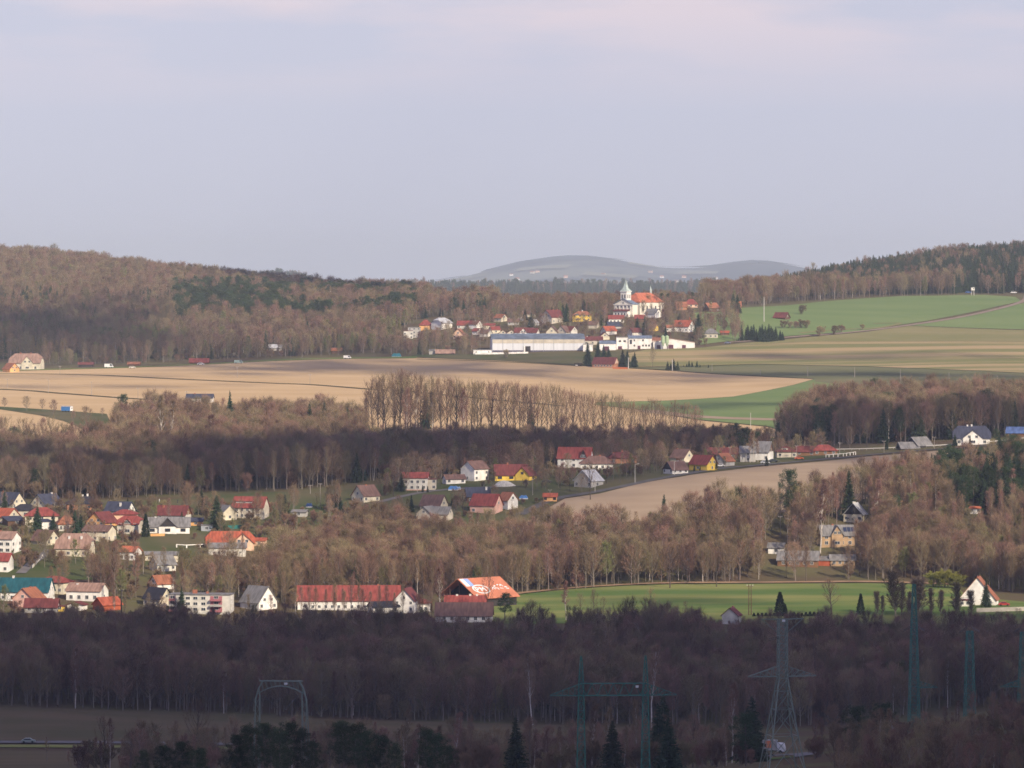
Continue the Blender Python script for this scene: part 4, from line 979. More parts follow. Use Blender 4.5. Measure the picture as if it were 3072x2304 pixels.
def big_hall():
    p = at(1612, 1056); D = p.y; p = on(1612, D + 12); p.z = float(height(p.x, D))
    L, W, h, rh = 64, 22, 9.0, 3.0
    root = thing('storage_hall', 'very long white and beige storage hall with blue grey roof', 'hall', p, R(3.5))
    SIGHT.append((1465, 1752, 1056, D, 1.0))
    b = MB(); gable_walls(b, L, W, h, rh); b.build('walls', mat('white_cladding', (.66, .68, .72), var=.06, scale=.3, rough=.7, stretch=(4, 1, .2)), root)
    b = MB(); gable_roof(b, L, W, h, rh, o=.4, t=.3); b.build('roof', mat('bluegrey_roof', (.13, .16, .21), var=.25, scale=.25, rough=.7, stretch=(1, 1, 1)), root)
    b = MB(); b.box((0, -W / 2 - .04, 7.3), (L - .1, .08, 2.6)); b.build('translucent_band', wallm('beige'), root)
    b = MB(); b.box((0, -W / 2 - .05, .1), (L + .1, .12, 2.2)); b.build('plinth', mat('dark_plinth', (.10, .09, .13), rough=.9), root)
    for x in np.linspace(-L / 2 + .3, L / 2 - .3, 10):
        b = MB(); b.box((float(x), -W / 2 - .1, h / 2 - .6), (.22, .22, h + 1)); b.build('pilaster', wallm('steel'), root)
    b = MB(); b.box((-7.3, -W / 2 - .14, 1.9), (3.6, .3, 4.2)); b.build('door', wallm('dark'), root)
    b = MB(); b.box((-9.6, -W / 2 - .25, 2.0), (.9, .5, 4.4)); b.build('door_leaf', wallm('white'), root)
    b = MB(); b.box((0, 0, h + rh + .35), (L - 2, 1.6, .5)); b.build('roof_vent', roofm('metal'), root)
big_hall()
q = MB(); P0 = at(1425, 1064); P1 = at(1585, 1060); P0.z += .5; P1.z += .5
for i in range(9):
    a, c = P0.lerp(P1, i / 9), P0.lerp(P1, (i + 1) / 9)
    q.box((((a + c) / 2).x, ((a + c) / 2).y, (a.z + c.z) / 2), ((c - a).length * .98, 1.2, 1.6 - .05 * i), 0, math.atan2(c.y - a.y, c.x - a.x))
tag(q.build('barrier_wall', wallm('white')), 'low white barrier wall in the grass before the long hall', 'wall')

def dairy():
    D = dist_at(1920, 1047)
    def block(px0, px1, rows, h, dpt, wall, roof, label, rt='flat', rh=.4, wins=(), doors=(), dd=0, yaw=0):
        d = D + dd; L = (px1 - px0) * K * d; p = on((px0 + px1) / 2, d + dpt / 2); p.z = float(height(p.x, d))
        root = thing('dairy_building', label, 'building', p, R(yaw), 'white dairy farm blocks'); SIGHT.append((px0, px1, rows, d, 1.0))
        b = MB()
        if rt == 'gablefront': b.extr([(-L / 2, -2), (L / 2, -2), (L / 2, h), (-L * .08, h + rh), (-L / 2, h + .3)], -dpt / 2, dpt / 2, 'y')
        else: b.box((0, 0, (h - 2) / 2), (L, dpt, h + 2))
        b.build('walls', wallm(wall), root); b = MB()
        if rt == 'gablefront':
            b.extr([(-L / 2 - .3, h + .3), (-L * .08, h + rh + .02), (L / 2 + .3, h), (L / 2 + .3, h + .25), (-L * .08, h + rh + .3), (-L / 2 - .3, h + .55)], -dpt / 2 - .3, dpt / 2 + .3, 'y')
        elif rt == 'slope': b.extr([(-dpt / 2 - .3, h + .02), (dpt / 2, h + rh), (dpt / 2, h + rh + .25), (-dpt / 2 - .3, h + .28)], -L / 2 - .2, L / 2 + .2, 'x')
        else: b.box((0, 0, h + .2), (L + .5, dpt + .5, .4))
        b.build('roof', roofm(roof), root)
        for u, z, w, hh in wins: put_window(root, 'F', u * L, z, w, hh, L, dpt, True)
        for u, w, hh in doors:
            b = MB(); b.box((u * L, -dpt / 2 - .04, hh / 2 - .1), (w, .16, hh)); b.build('door', mat('maroon_door', (.12, .045, .07), rough=.7), root)
        return root
    block(1849, 1884, 1047, 8.2, 9, 'white', 'grey', 'tall white dairy block with two upper windows', wins=((-.2, 5.6, 1.4, 1.0), (.2, 5.6, 1.4, 1.0)), doors=((-.2, 2.8, 2.2),), dd=1)
    block(1885, 1955, 1047, 7.2, 12, 'white', 'metal', 'widest white dairy block with sloping grey roof', rt='slope', rh=1.8, wins=((-.25, 6.0, .8, 1.1), (.12, 6.0, 1.0, 1.1), (-.25, 2.4, .9, 1.1), (.12, 2.4, .9, 1.1), (.25, 2.4, .9, 1.1), (.38, 2.4, .9, 1.1), (-.4, 4.9, 1.4, 2.8)), doors=((-.05, 1.9, 2.4),))
    block(1956, 1983, 1046, 5.2, 12, 'white', 'rust', 'low white link between the dairy blocks', rt='slope', rh=1.8, dd=3)
    block(1958, 2083, 1044, 4.2, 20, 'white', 'tan', 'white shed with shallow gable front behind the twin silos', rt='gablefront', rh=2.6, doors=((-.37, 2.4, 2.6), (-.09, 4.4, 2.8), (.24, 2.6, 2.6)), dd=-2)
    block(1798, 1848, 1052, 4.4, 8, 'white', 'metal', 'low white wing with grey roof and dark gateway', rt='slope', rh=2.0, doors=((-.1, 4.2, 2.8),), dd=-3)
    for i, px in enumerate((1989, 2001)):
        p = on(px, D - 8); root = thing('feed_silo', ('left' if i == 0 else 'right') + ' one of the twin pale green feed silos at the white shed', 'silo', p, 0, 'twin feed silos')
        SIGHT.append((px - 7, px + 7, 1045, D - 9, 1.0)); gm = mat('pale_green_paint', (.36, .47, .30), var=.08, rough=.5)
        b = MB(); b.tube((0, 0, 5.0), (0, 0, 9.2), 1.35, 1.35, 16); b.tube((0, 0, 9.2), (0, 0, 9.9), 1.35, .4, 16); b.build('tank', gm, root)
        b = MB(); b.tube((0, 0, 2.2), (0, 0, 5.0), .2, 1.35, 16); b.build('hopper', gm, root)
        for a in range(4):
            c, s = math.cos(a * 1.57 + .78) * 1.1, math.sin(a * 1.57 + .78) * 1.1; b = MB(); b.bar((c, s, -1.5), (c, s, 5.2), .16); b.build('leg', trim, root)
dairy()

def church():
    D = 3530; p = on(1925, D + 14); p.z = float(height(*on(1880, D).xy)) + .2
    root = thing('church', 'cream church with green spire, classical front and orange nave roof', 'church', p, R(52)); SIGHT.append((1842, 1990, 948, D - 12, 1.0))
    wm = wallm('cream'); L, W, h, rh = 33, 15.5, 9.4, 7.0
    wm = mat('church_plaster', (.80, .76, .66), var=.05, scale=.4); whitest = mat('church_trim', (.82, .80, .74), rough=.8)
    b = MB(); b.box((2, 0, (h - 3) / 2), (L - 4, W, h + 3)); b.build('walls', wm, root)
    b = MB(); hip_roof(b, L - 4, W, h, rh, o=.5, rl=L - 14); r_ = b.build('roof', roofm('orange'), root); r_.location = (2, 0, 0)
    # front block with pediment, tower over it
    b = MB(); x0, x1 = -L / 2 - 6, -L / 2 + .3; w2 = W / 2 + .6
    b.extr([(-w2, -3), (w2, -3), (w2, 8.0), (0, 11.8), (-w2, 8.0)], x0, x1, 'x'); fr = b.build('front_block', wm, root)
    b = MB(); b.extr([(-w2 - .5, 8.0), (0, 12.1), (w2 + .5, 8.0), (w2 + .5, 8.35), (0, 12.5), (-w2 - .5, 8.35)], x0 - .5, x1 + .3, 'x'); b.build('front_roof', roofm('metal'), root)
    b = MB(); b.box((x0 - .2, 0, 7.8), (.5, W + 2.2, .5)); b.build('cornice', whitest, fr)
    for y in (-6.6, -3.3, 0, 3.3, 6.6):
        b = MB(); b.box((x0 - .12, y, 3.9), (.3, .7, 7.4)); b.build('pilaster', whitest, fr)
    for y in (-5, -1.7, 1.7, 5):
        b = MB(); b.box((x0 - .05, y, 6.3), (.2, 1.2, .9)); b.build('window', glass, fr)
    b = MB(); b.box((x0 - .06, 0, 9.2), (.2, .7, 1.3)); b.build('window', glass, fr)
    b = MB(); b.extr([(-6.5, -3), (6.5, -3), (6.5, 3.0), (-6.5, 3.0)], x0 - 3.5, x0 - .35, 'x'); pb = b.build('porch', whitest, root)
    b = MB(); b.extr([(x0 - 4, 3.05), (x0 - .3, 4.3), (x0 - .3, 4.5), (x0 - 4, 3.3)], -7, 7, 'y'); b.build('porch_roof', roofm('maroon'), pb)
    for y in (-4, -1.5, 1.5, 4):
        b = MB(); b.box((x0 - 3.55, y, 1.2), (.15, .9, 1.6)); b.build('window', glass, pb)
    tx = x0 + 3.2; t = 5.4; th = 17.2
    b = MB(); b.box((tx, 0, (8 + th) / 2), (t, t, th - 8)); tw = b.build('tower', whitest, root)
    b = MB(); b.box((tx, 0, th + .15), (t + .8, t + .8, .4)); b.build('cornice', whitest, tw)
    for s in (-1, 1):
        b = MB(); b.box((tx - t / 2 - .03, s * 1.2, 13.8), (.15, .9, 2.8)); b.build('window', wallm('dark'), tw)
        b = MB(); b.box((tx + s * 1.2, -t / 2 - .03, 13.8), (.9, .15, 2.8)); b.build('window', wallm('dark'), tw)
    b = MB(); z0 = th + .35; e = t / 2 + .35
    b.add([(tx - e, -e, z0), (tx + e, -e, z0), (tx + e, e, z0), (tx - e, e, z0), (tx - 1.5, -1.5, z0 + 2.2), (tx + 1.5, -1.5, z0 + 2.2), (tx + 1.5, 1.5, z0 + 2.2), (tx - 1.5, 1.5, z0 + 2.2), (tx, 0, z0 + 8.6)],
          [(3, 2, 1, 0), (0, 1, 5, 4), (1, 2, 6, 5), (2, 3, 7, 6), (3, 0, 4, 7), (4, 5, 8), (5, 6, 8), (6, 7, 8), (7, 4, 8)])
    b.tube((tx, 0, z0 + 8.2), (tx, 0, z0 + 10.2), .12, .05, 6); b.build('spire', roofm('copper'), tw)
    b = MB(); b.tube((11, 0, h + rh - .3), (11, 0, h + rh + 1.8), .8, .8, 8); b.tube((11, 0, h + rh + 1.8), (11, 0, h + rh + 5.2), .9, .05, 8); b.build('ridge_turret', roofm('copper'), root)
    for i in range(5):
        b = MB(); b.box((-9 + 5.2 * i, -W / 2 - .04, 5.0), (1.4, .15, 3.6)); b.build('window', glass, root)
    b = MB(); b.box((L / 2 + 1.8, 0, 2.0), (5, 8, 9)); ap = b.build('apse', wm, root)
    b = MB(); hip_roof(b, 5, 8, 6.5, 3.0, o=.5, rl=.6); q_ = b.build('apse_roof', roofm('orange'), ap); q_.location = (L / 2 + 1.8, 0, 0)
church()

# graveyard stones right of the cream gabled house
gm = mat('gravestone', (.5, .49, .47), var=.2, rough=.8)
for i in range(9):
    p = at(1522 + i * 7 + rnd.uniform(-2, 2), 961 + rnd.uniform(-2, 2)); hh = rnd.uniform(1.3, 2.4)
    b = MB(); b.extr([(-.55, -.4), (.55, -.4), (.55, hh * .7), (.3, hh), (-.3, hh), (-.55, hh * .7)], -.15, .15, 'y')
    tag(link('gravestone', b.mesh('gravestone', gm), None, p), 'pale gravestone in the graveyard beside the cream gabled house', 'gravestone', 'gravestones')

# tiny distant houses on the far hill
fw = [wallm('white'), wallm('cream'), wallm('peach')]
fd = ['shelf of the far hill', 'foot of the far hill']
for i, (px, py) in enumerate([(1533,828),(1597,821),(1612,818),(1552,841),(1683,850),(1697,834),(1690,853),(1810,828),(1951,819),(1985,835),(2030,848),(2052,834),(2148,838),(1255,852),(1240,854),(1160,850),(1350,846)]):
    D = 21200 if py < 840 else 20000
    p = Vector(((px - 1536) * K * D, D, 0)); 
    for dd in range(15000, 23000, 100):
        q_ = on(px, dd)
        if row_of(q_) <= py: p = q_; break
    s = p.y / 20000
    root = thing('far_house', 'white speck of a farmhouse on the hazy far hill', 'house', p, rnd.uniform(-.6, .6), 'farmhouses on the far hill')
    b = MB(); gable_walls(b, 17 * s, 11 * s, 6, 4, z0=-5); b.build('walls', fw[i % 3], root)
    b = MB(); gable_roof(b, 17 * s, 11 * s, 6, 4); b.build('roof', roofm('rust' if i % 2 else 'brown'), root)

# ---------------------------------------------------------------- poles, lamps, masts
polem = mat('weathered_pole', (.34, .30, .27), rough=.9); polew = mat('concrete_pole', (.55, .53, .50), rough=.9)
def pole(px, py, ytop, label, group, m=polem, arm=True, r=.14, lamp=False, name='utility_pole', D=None):
    p = at(px, py) if D is None else on(px, D); hgt = max(4, (py - ytop) * K * p.y)
    root = thing(name, label, 'lamp post' if lamp else 'utility pole', p, rnd.uniform(-.3, .3), group)
    b = MB(); b.tube((0, 0, -1), (0, 0, hgt), r, r * .7, 8); b.build('post', m, root)
    if lamp:
        b = MB(); b.bar((0, 0, hgt - .1), (1.3, 0, hgt + .25), .1); b.build('arm', m, root); b = MB(); b.box((1.5, 0, hgt + .22), (.7, .28, .14)); b.build('lamp_head', trim, root)
    elif arm:
        b = MB(); b.box((0, 0, hgt - .35), (1.6, .12, .12)); b.build('crossarm', m, root)
        for s in (-.7, 0, .7):
            b = MB(); b.tube((s, 0, hgt - .29), (s, 0, hgt - .02), .07, .05, 6); b.build('insulator', trim, root)
    SIGHT.append((px - 3, px + 3, py, p.y, .8))
    return root
for px, py, yt in ((22,1167,1136),(145,1180,1139),(275,1188,1145),(414,1197,1163),(560,1206,1174),(180,1125,1098)):
    pole(px, py, yt, 'thin utility pole in the line crossing the left sandy field', 'poles on the left sandy field')
for px, py, yt in ((712,1134,1100),(930,1154,1122),(1171,1176,1128),(1430,1200,1142)):
    pole(px, py, yt, 'thin utility pole in the line towards the tree row', 'poles towards the tree row')
for px, py, yt in ((2281,1126,1109),(2423,1131,1098),(2564,1134,1101),(2701,1143,1108),(2847,1146,1117),(2992,1152,1128),(2136,1115,1091)):
    pole(px, py, yt, 'pale concrete pole in the line along the green strip', 'poles along the green strip', polem, r=.17, arm=False)
pole(1885, 1106, 1072, 'pale pole beside the red brick farm cottage', None, polew, r=.28, arm=False)
pole(2017, 1112, 1079, 'pale pole before the clump of small firs', None, polew, r=.28, arm=False)
pole(2292, 966, 891, 'very tall pale mast at the edge of the green hilltop crop', None, polew, r=.3, arm=False, name='mast')
pole(1961, 1222, 1208, 'short pole in the green strip behind the tree row', None, polew, arm=False)
pole(2252, 1290, 1238, 'thin pole in the pale stripe right of the tree row', None, polew, arm=False)
for px, py, yt, la in ((1905,1449,1393,'tall street lamp alone on the verge of the tan field'),(1785,1476,1424,'street lamp in front of the unrendered grey house'),(2023,1427,1384,'street lamp before the black boarded house')):
    pole(px, py, yt, la, None, polew, lamp=True, name='street_lamp')
for px, py, yt, la in ((1598,1486,1434,'grey pole right of the mustard house'),(1536,1536,1498,'grey pole by the white gable of the salmon house'),(1252,1478,1447,'pole before the two storey pale house'),(2390,1375,1336,'pole before the panelled bungalow'),(2519,1367,1327,'pole rising behind the white fence posts'),(2652,1358,1322,'pole beside the guardrail, left one'),(2803,1347,1310,'pole beside the guardrail near the barn roofs'),(2341,1602,1548,'pale pole left of the yellow brick house'),(931,1482,1459,'pole at the left meadow edge'),(961,1528,1450,'tall grey pole on the dark green slope'),(2190,1385,1340,'pole behind the rust roofed gable'),(1650,1500,1468,'pole at the orange hut')):
    pole(px, py, yt, la, None, polem)
pole(364, 1850, 1768, 'stout dark pole beside the orange red barn', None, wallm('dark'), r=.3)
def lattice_pole(px, py, yt, D):
    p = on(px, D); h = (row_of(p) - yt) * K * D
    root = thing('utility_pole', 'twin legged timber line pole standing against the green valley field', 'utility pole', p, 0); b = MB()
    for s in (-1, 1): b.tube((s * .5, 0, -1), (s * .42, 0, h), .16, .12, 8)
    b.build('post', wallm('brown'), root); b = MB()
    for i in range(9): b.bar((-.5, 0, h * i / 9), (.5, 0, h * (i + .5) / 9), .08)
    b.build('bracing', wallm('brown'), root); b = MB(); b.box((0, 0, h - .3), (2.2, .16, .16)); b.build('crossarm', wallm('brown'), root)
    for s in (-1, 0, 1):
        b = MB(); b.tube((s, 0, h - .2), (s * 1.1, 0, h + .35), .1, .08, 6); b.build('insulator', trim, root)
lattice_pole(2250, 1850, 1756, 1795)
SIGHT.append((2240, 2260, 1850, 1795, .9))

# ---------------------------------------------------------------- pylons
def mast(b, prof, n, w=.16, wb=.10):
    """lattice body: prof = [(z, half width)...] interpolated over n panels"""
    zs = [p[0] for p in prof]; hw = [p[1] for p in prof]; z = zs[0]; lev = [z]
    while z < zs[-1] - .5:
        z += max(1.6, 2 * float(np.interp(z, zs, hw)) * n); lev.append(min(z, zs[-1]))
    for a, c in zip(lev, lev[1:]):
        ha, hc = float(np.interp(a, zs, hw)), float(np.interp(c, zs, hw))
        C0 = [(-ha, -ha, a), (ha, -ha, a), (ha, ha, a), (-ha, ha, a)]; C1 = [(-hc, -hc, c), (hc, -hc, c), (hc, hc, c), (-hc, hc, c)]
        for i in range(4):
            j = (i + 1) % 4; b.bar(C0[i], C1[i], w); b.bar(C0[i], C1[j], wb); b.bar(C0[j], C1[i], wb); b.bar(C1[i], C1[j], wb)
def arm(b, x0, x1, z, up, hw, w=.13):
    """tapering lattice crossarm from x0 at the body to a point at x1"""
    for y in (-hw, hw):
        b.bar((x0, y, z), (x1, 0, z), w); b.bar((x0, y, z + up), (x1, 0, z + .1), w * .8)
        for i in range(1, 5):
            t = i / 5; xa = x0 + (x1 - x0) * t; b.bar((xa, y * (1 - t), z), (xa, y * (1 - t), z + up * (1 - t)), w * .6)
            tb = (i - 1) / 5; b.bar((x0 + (x1 - x0) * tb, y * (1 - tb), z), (xa, y * (1 - t), z + up * (1 - t)), w * .6)
def strings(b, pts, r=.11):
    for p, q in pts:
        p, q = Vector(p), Vector(q); n = max(4, int((q - p).length / .22))
        for i in range(n): b.tube(p.lerp(q, i / n), p.lerp(q, (i + .6) / n), r, r * .7, 6)
insul = mat('brown_insulator', (.035, .022, .02), rough=.3, spec=.5)
def zat(py, D): return -(py - HORIZON) * K * D
def pylon_a():
    D = 1080; p = on(2347, D); zb = p.z; m = K * D
    root = thing('pylon', 'grey green lattice pylon with wide lower crossarm, tallest at the bottom right', 'pylon', p, R(12))
    t, c1, c2 = zat(1857, D) - zb, zat(2029, D) - zb, zat(1998, D) - zb
    b = MB(); mast(b, [(-1, 4.4), (c1 * .55, 2.3), (c1, .95), (t, .9)], 1.0, .2, .11); b.build('body', steelg, root)
    b = MB()
    for s in (-1, 1): arm(b, s * .9, s * 7.8, c1, c2 - c1, .9, .18)
    b.build('lower_crossarm', steelg, root); b = MB()
    for s in (-1, 1): 
        arm(b, s * .8, s * 4.9, t, -.1, .7, .14); b.bar((s * .9, 0, t - 3.2), (s * 4.6, 0, t - .1), .12)
    b.build('upper_crossarm', steelg, root)
    b = MB(); zz = zat(1921, D) - zb; strings(b, [((-.9, 0, zz + .5), (-3.2, 0, zz)), ((.9, 0, zz + .5), (3.2, 0, zz)), ((.9, 0, zz + .8), (3.3, 0, zz + .4)), ((-.9, 0, zz + .8), (-3.2, 0, zz + .4))]); b.build('insulator_string', insul, root)
    b = MB(); strings(b, [((6.8, 0, c1 + 10.5), (7.7, 0, c1 + .4))], .09); b.build('insulator_string', insul, root)
    b = MB(); b.box((0, -1.0, t - .3), (.7, .05, .5)); b.build('number_plate', trim, root)
def pylon_b():
    D = 1000; p = on(1840, D); zb = p.z
    root = thing('pylon', 'teal portal pylon of two lattice masts joined by a long beam', 'pylon', p, R(4))
    t, b1, b2 = zat(1966, D) - zb, zat(2086, D) - zb, zat(2050, D) - zb; xs = (97 * K * D)
    for s in (-1, 1):
        b = MB(); mast(b, [(-1, .95), (b1, .55), (b2, .5), (t, .12)], 1.1, .14, .07)
        o = b.build('mast', pylong, root); o.location = (s * xs, 0, 0)
    b = MB(); hw = .5; n = 12
    for y in (-hw, hw):
        b.bar((-xs, y, b1), (xs, y, b1), .17); b.bar((-xs, y, b2), (xs, y, b2), .13)
        for i in range(n):
            x0, x1 = -xs + 2 * xs * i / n, -xs + 2 * xs * (i + 1) / n; b.bar((x0, y, b1 if i % 2 else b2), (x1, y, b2 if i % 2 else b1), .08)
    for s in (-1, 1): arm(b, s * xs, s * (xs + 6.4), b1, b2 - b1, .5, .13)
    b.build('beam', pylong, root)
    for x in (-xs - 6.3, 0, xs + 6.4):
        b = MB(); z = b1 - .4; strings(b, [((x - .25, 0, z), (x - .2, 0, z - 4.2)), ((x + .25, 0, z), (x + .2, 0, z - 4.2))], .12); b.build('insulator_string', insul, root)
    b = MB(); b.box((xs - 1.8, -.62, (b1 + b2) / 2 + .6), (.6, .05, .45)); b.build('number_plate', trim, root)
def pylon_c():
    D = 1120; p = on(843, D); zb = p.z; m = K * D
    root = thing('pylon', 'dull green arched gantry pylon with a V of dark insulators', 'pylon', p, R(-6))
    t, k1, arc = zat(2043, D) - zb, zat(2078, D) - zb, zat(2062, D) - zb
    b = MB()
    for s in (-1, 1):
        for y in (-.5, .5):
            b.bar((s * 4.2, y, t), (s * 5.2, y, k1 + 1), .2); b.bar((s * 5.2, y, k1 + 1), (s * 5.9, y, k1 - 1.5), .2)
            b.bar((s * 5.9, y, k1 - 1.5), (s * (6.5 + y * .8), y * 2.5, -1), .2); b.bar((s * 4.9, y, k1 - .6), (s * 5.1, y * 2.5, -1), .16); b.bar((s * 5.2, y, k1 + 1), (s * 4.9, y, k1 - .6), .14)
        for i in range(8):
            z0, z1 = (k1 - 1.5) * i / 8, (k1 - 1.5) * (i + 1) / 8
            b.bar((s * 5.0, -.8, z0), (s * 6.3, -.8, z1), .08); b.bar((s * 6.3, -.8, z0), (s * 5.0, -.8, z1), .08)
    b.build('legs', steelg, root)
    b = MB()
    for y in (-.5, .5):
        b.bar((-5.0, y, t), (5.0, y, t), .22); pr = None
        for i in range(11):
            x = -5.2 + 10.4 * i / 10; z = arc - 1.7 * (x / 5.2) ** 2 + .3
            if pr: b.bar(pr, (x, y, z), .18); b.bar((x, y, z), (x - .5, y, t), .07)
            pr = (x, y, z)
    b.build('beam', steelg, root)
    b = MB(); zz = zat(2084, D) - zb; z2 = zat(2129, D) - zb; strings(b, [((-4.2, 0, zz), (-.7, 0, z2)), ((4.2, 0, zz), (.9, 0, z2))], .12); b.build('insulator_string', insul, root)
    b = MB(); b.box((1.2, -.65, t - .55), (.75, .05, .5)); b.build('number_plate', trim, root)
def pylon_d(px, D, ytop, yv, yarm, label, one=False, top=True):
    p = on(px, D); zb = p.z; t = zat(ytop, D) - zb; v = zat(yv, D) - zb; a = zat(yarm, D) - zb; m = K * D
    root = thing('pylon', label, 'pylon', p, R(8))
    b = MB(); mast(b, [(-1, 1.5), (v, .8)] + ([(t, .35)] if top else []), 1.0, .17, .09); b.build('body', pylong, root)
    b = MB(); s_ = [((.7, 0, v + .8), (3.1, 0, v - .6)), ((-.7, 0, v + .8), (-3.1, 0, v - .6)), ((.7, 0, v + 1.2), (3.0, 0, v - .2)), ((-.7, 0, v + 1.2), (-3.0, 0, v - .2))]
    strings(b, s_, .12); b.build('insulator_string', insul, root)
    b = MB()
    for s in ((1,) if one == 1 else (-1,) if one == -1 else ()): arm(b, s * .9, s * 6.6, a, 2.0, .8, .13)
    if b.v: b.build('crossarm', pylong, root)
pylon_a(); pylon_b(); pylon_c()
pylon_d(2742, 1330, 1752, 1888, 2063, 'teal lattice pylon rising across the green valley field', one=1)
pylon_d(2909, 1370, 1880, 1893, 2063, 'slim teal lattice pylon ending in dark insulators, without crossarm', top=False)
pylon_d(3071, 1350, 1880, 1893, 2060, 'teal lattice pylon cut by the right edge', one=-1, top=False)

# ---------------------------------------------------------------- vehicles and small things
def car(px, py, label, body, L=4.3, hgt=1.45, yaw=0, name='car', van=False, D=None, cat='car'):
    p = at(px, py) if D is None else on(px, D); p.z += .25
    root = thing(name, label, cat, p, R(yaw)); h = hgt
    m = mat(body[0], body[1], rough=.35, spec=.5)
    pr = [(-L/2, .35), (-L/2, .8), (-L*.42, .95), (-L*.22, h), (L*.15, h), (L*.3, .95), (L*.48, .85), (L/2, .6), (L/2, .35)] if not van else [(-L/2, .35), (-L/2, h), (L*.3, h), (L*.42, 1.1), (L/2, 1.0), (L/2, .35)]
    b = MB(); b.extr(pr, -.85, .85, 'y'); b.build('body', m, root)
    gp = [(-L*.36, .98), (-L*.2, h - .1), (L*.13, h - .1), (L*.25, .98)] if not van else [(L*.1, 1.15), (L*.1, h - .2), (L*.28, h - .2), (L*.38, 1.15)]
    b = MB(); b.extr(gp, -.87, .87, 'y'); b.build('side_window', glass, root)
    for x in (-L*.3, L*.3):
        for y in (-.8, .8):
            b = MB(); b.tube((x, y - .1, .33), (x, y + .1, .33), .33, .33, 12); b.build('wheel', blackm, root)
    SIGHT.append((px - 20, px + 20, py, p.y, .7)); return root
silver, whitec, redc, bluec, darkc, orc = ('silver_paint', (.45, .47, .5)), ('white_paint', (.8, .8, .8)), ('red_paint', (.4, .03, .03)), ('blue_paint', (.05, .14, .4)), ('dark_paint', (.03, .04, .05)), ('orange_paint', (.6, .13, .04))
car(85, 2231, 'silver green hatchback driving on the road at the lower left', ('pale_green_paint_car', (.30, .36, .33)))
car(2160, 1402, 'white car parked right of the bright yellow house', whitec, yaw=10)
car(2295, 1393, 'silver car at the roadside below the balconied white house', silver, yaw=8)
car(2320, 1388, 'dark car behind the silver one at the roadside', darkc, yaw=8)
car(2397, 1380, 'small orange red car on the road before the panelled bungalow', orc, yaw=8)
car(3012, 1812, 'red and white car beside the tall white steep gable', redc, D=1838)
car(1042, 1077, 'white van parked on the far edge of the brown field', whitec, L=5.2, hgt=2.2, van=True, name='van', cat='van')
car(327, 1104, 'white delivery van among gardens left on the field edge', whitec, L=6, hgt=2.6, van=True, name='van', cat='van')
car(602, 1096, 'white car in front of the scarlet roof', whitec, L=5, hgt=1.8)
car(716, 1091, 'pale green trailer van right of the scarlet roof', ('mint_paint', (.35, .48, .44)), L=6, hgt=2.2, van=True, name='van', cat='van')
car(1932, 1046, 'dark red car parked before the widest dairy block', ('wine_paint', (.12, .04, .05)))
car(2183, 1032, 'blue grey car on the meadow right of the dairy shed', ('bluegrey_paint', (.16, .19, .28)))
car(3041, 881, 'white car on the hilltop lane at the right edge', whitec, L=5, hgt=1.8)
car(2905, 880, 'blue trailer car beside the white hunting stand', bluec, L=5, hgt=1.6)
car(397, 1106, 'white caravan car under the low orange shed roof', ('cream_paint', (.7, .68, .6)))
car(1640, 1450, 'dark car in the yard left of the unrendered grey house', darkc)

def covered(px, py, label, w, hgt, m):
    p = at(px, py); b = MB(); root = thing('tarpaulin', label, 'tarpaulin', p, R(-5))
    pr = [(-w/2, -.3), (-w/2, hgt*.55), (-w*.3, hgt), (0, hgt*.9), (w*.28, hgt*1.05), (w*.45, hgt*.5), (w/2, -.3)]
    b.extr(pr, -1.1, 1.1, 'y'); b.build('cover', m, root); b = MB(); b.extr([(-w/2 - .05, -.3), (w/2 + .05, -.3), (w/2 + .05, .35), (-w/2 - .05, .35)], -1.15, 1.15, 'y'); b.build('skirt', wallm('white'), root)
    SIGHT.append((px - 18, px + 18, py, p.y, .8))
bt = mat('blue_tarpaulin', (.10, .26, .62), rough=.5, var=.15)
covered(1360, 1471, 'blue tarpaulin over a pile below the tall white house', 4.2, 1.9, bt)
covered(1571, 1497, 'blue tarpaulin covered car behind the salmon house', 3.6, 1.6, bt)
covered(928, 1522, 'dark blue tarpaulin heap by the grey pole', 2.6, 1.8, mat('navy_tarpaulin', (.04, .08, .22), rough=.5))
covered(1190, 1071, 'teal tarpaulin at the far edge of the brown field', 6.5, 2.6, mat('teal_tarpaulin', (.05, .25, .32), rough=.6))
covered(1375, 1469, 'small white and blue heap right of the blue tarpaulin', 2.2, 1.3, mat('pale_blue_tarpaulin', (.35, .5, .75), rough=.6))
# gravel heap in front of the mustard house
def heap(px, py, w, hgt, label, m):
    p = at(px, py); r = np.random.RandomState(3); V = [(0, 0, hgt)]; Fc = []; n = 24
    for j, q in enumerate((.3, .6, .85, 1.0)):
        for i in range(n):
            a = 2 * math.pi * i / n; k = 1 + .12 * math.sin(3 * a + j) + r.uniform(-.03, .03)
            V.append((math.cos(a) * w / 2 * q * k, math.sin(a) * w * .3 * q * k, hgt * (1 - q ** 1.4) * (1 + .1 * math.sin(5 * a)) - (.6 if j == 3 else 0)))
    for i in range(n): Fc.append((0, 1 + i, 1 + (i + 1) % n))
    for j in range(3):
        for i in range(n): a = 1 + j * n + i; c = 1 + j * n + (i + 1) % n; Fc.append((a, a + n, c + n, c))
    me = bpy.data.meshes.new('gravel_heap'); me.from_pydata(V, [], Fc); me.materials.append(m)
    SIGHT.append((px - 40, px + 40, py, p.y, 1.0))
    return tag(link('gravel_heap', me, None, p), label, 'gravel heap')
heap(1511, 1459, 11, 2.6, 'pale grey gravel heap in front of the mustard house', mat('pale_gravel', (.45, .44, .42), var=.2, scale=1.5, rough=1))
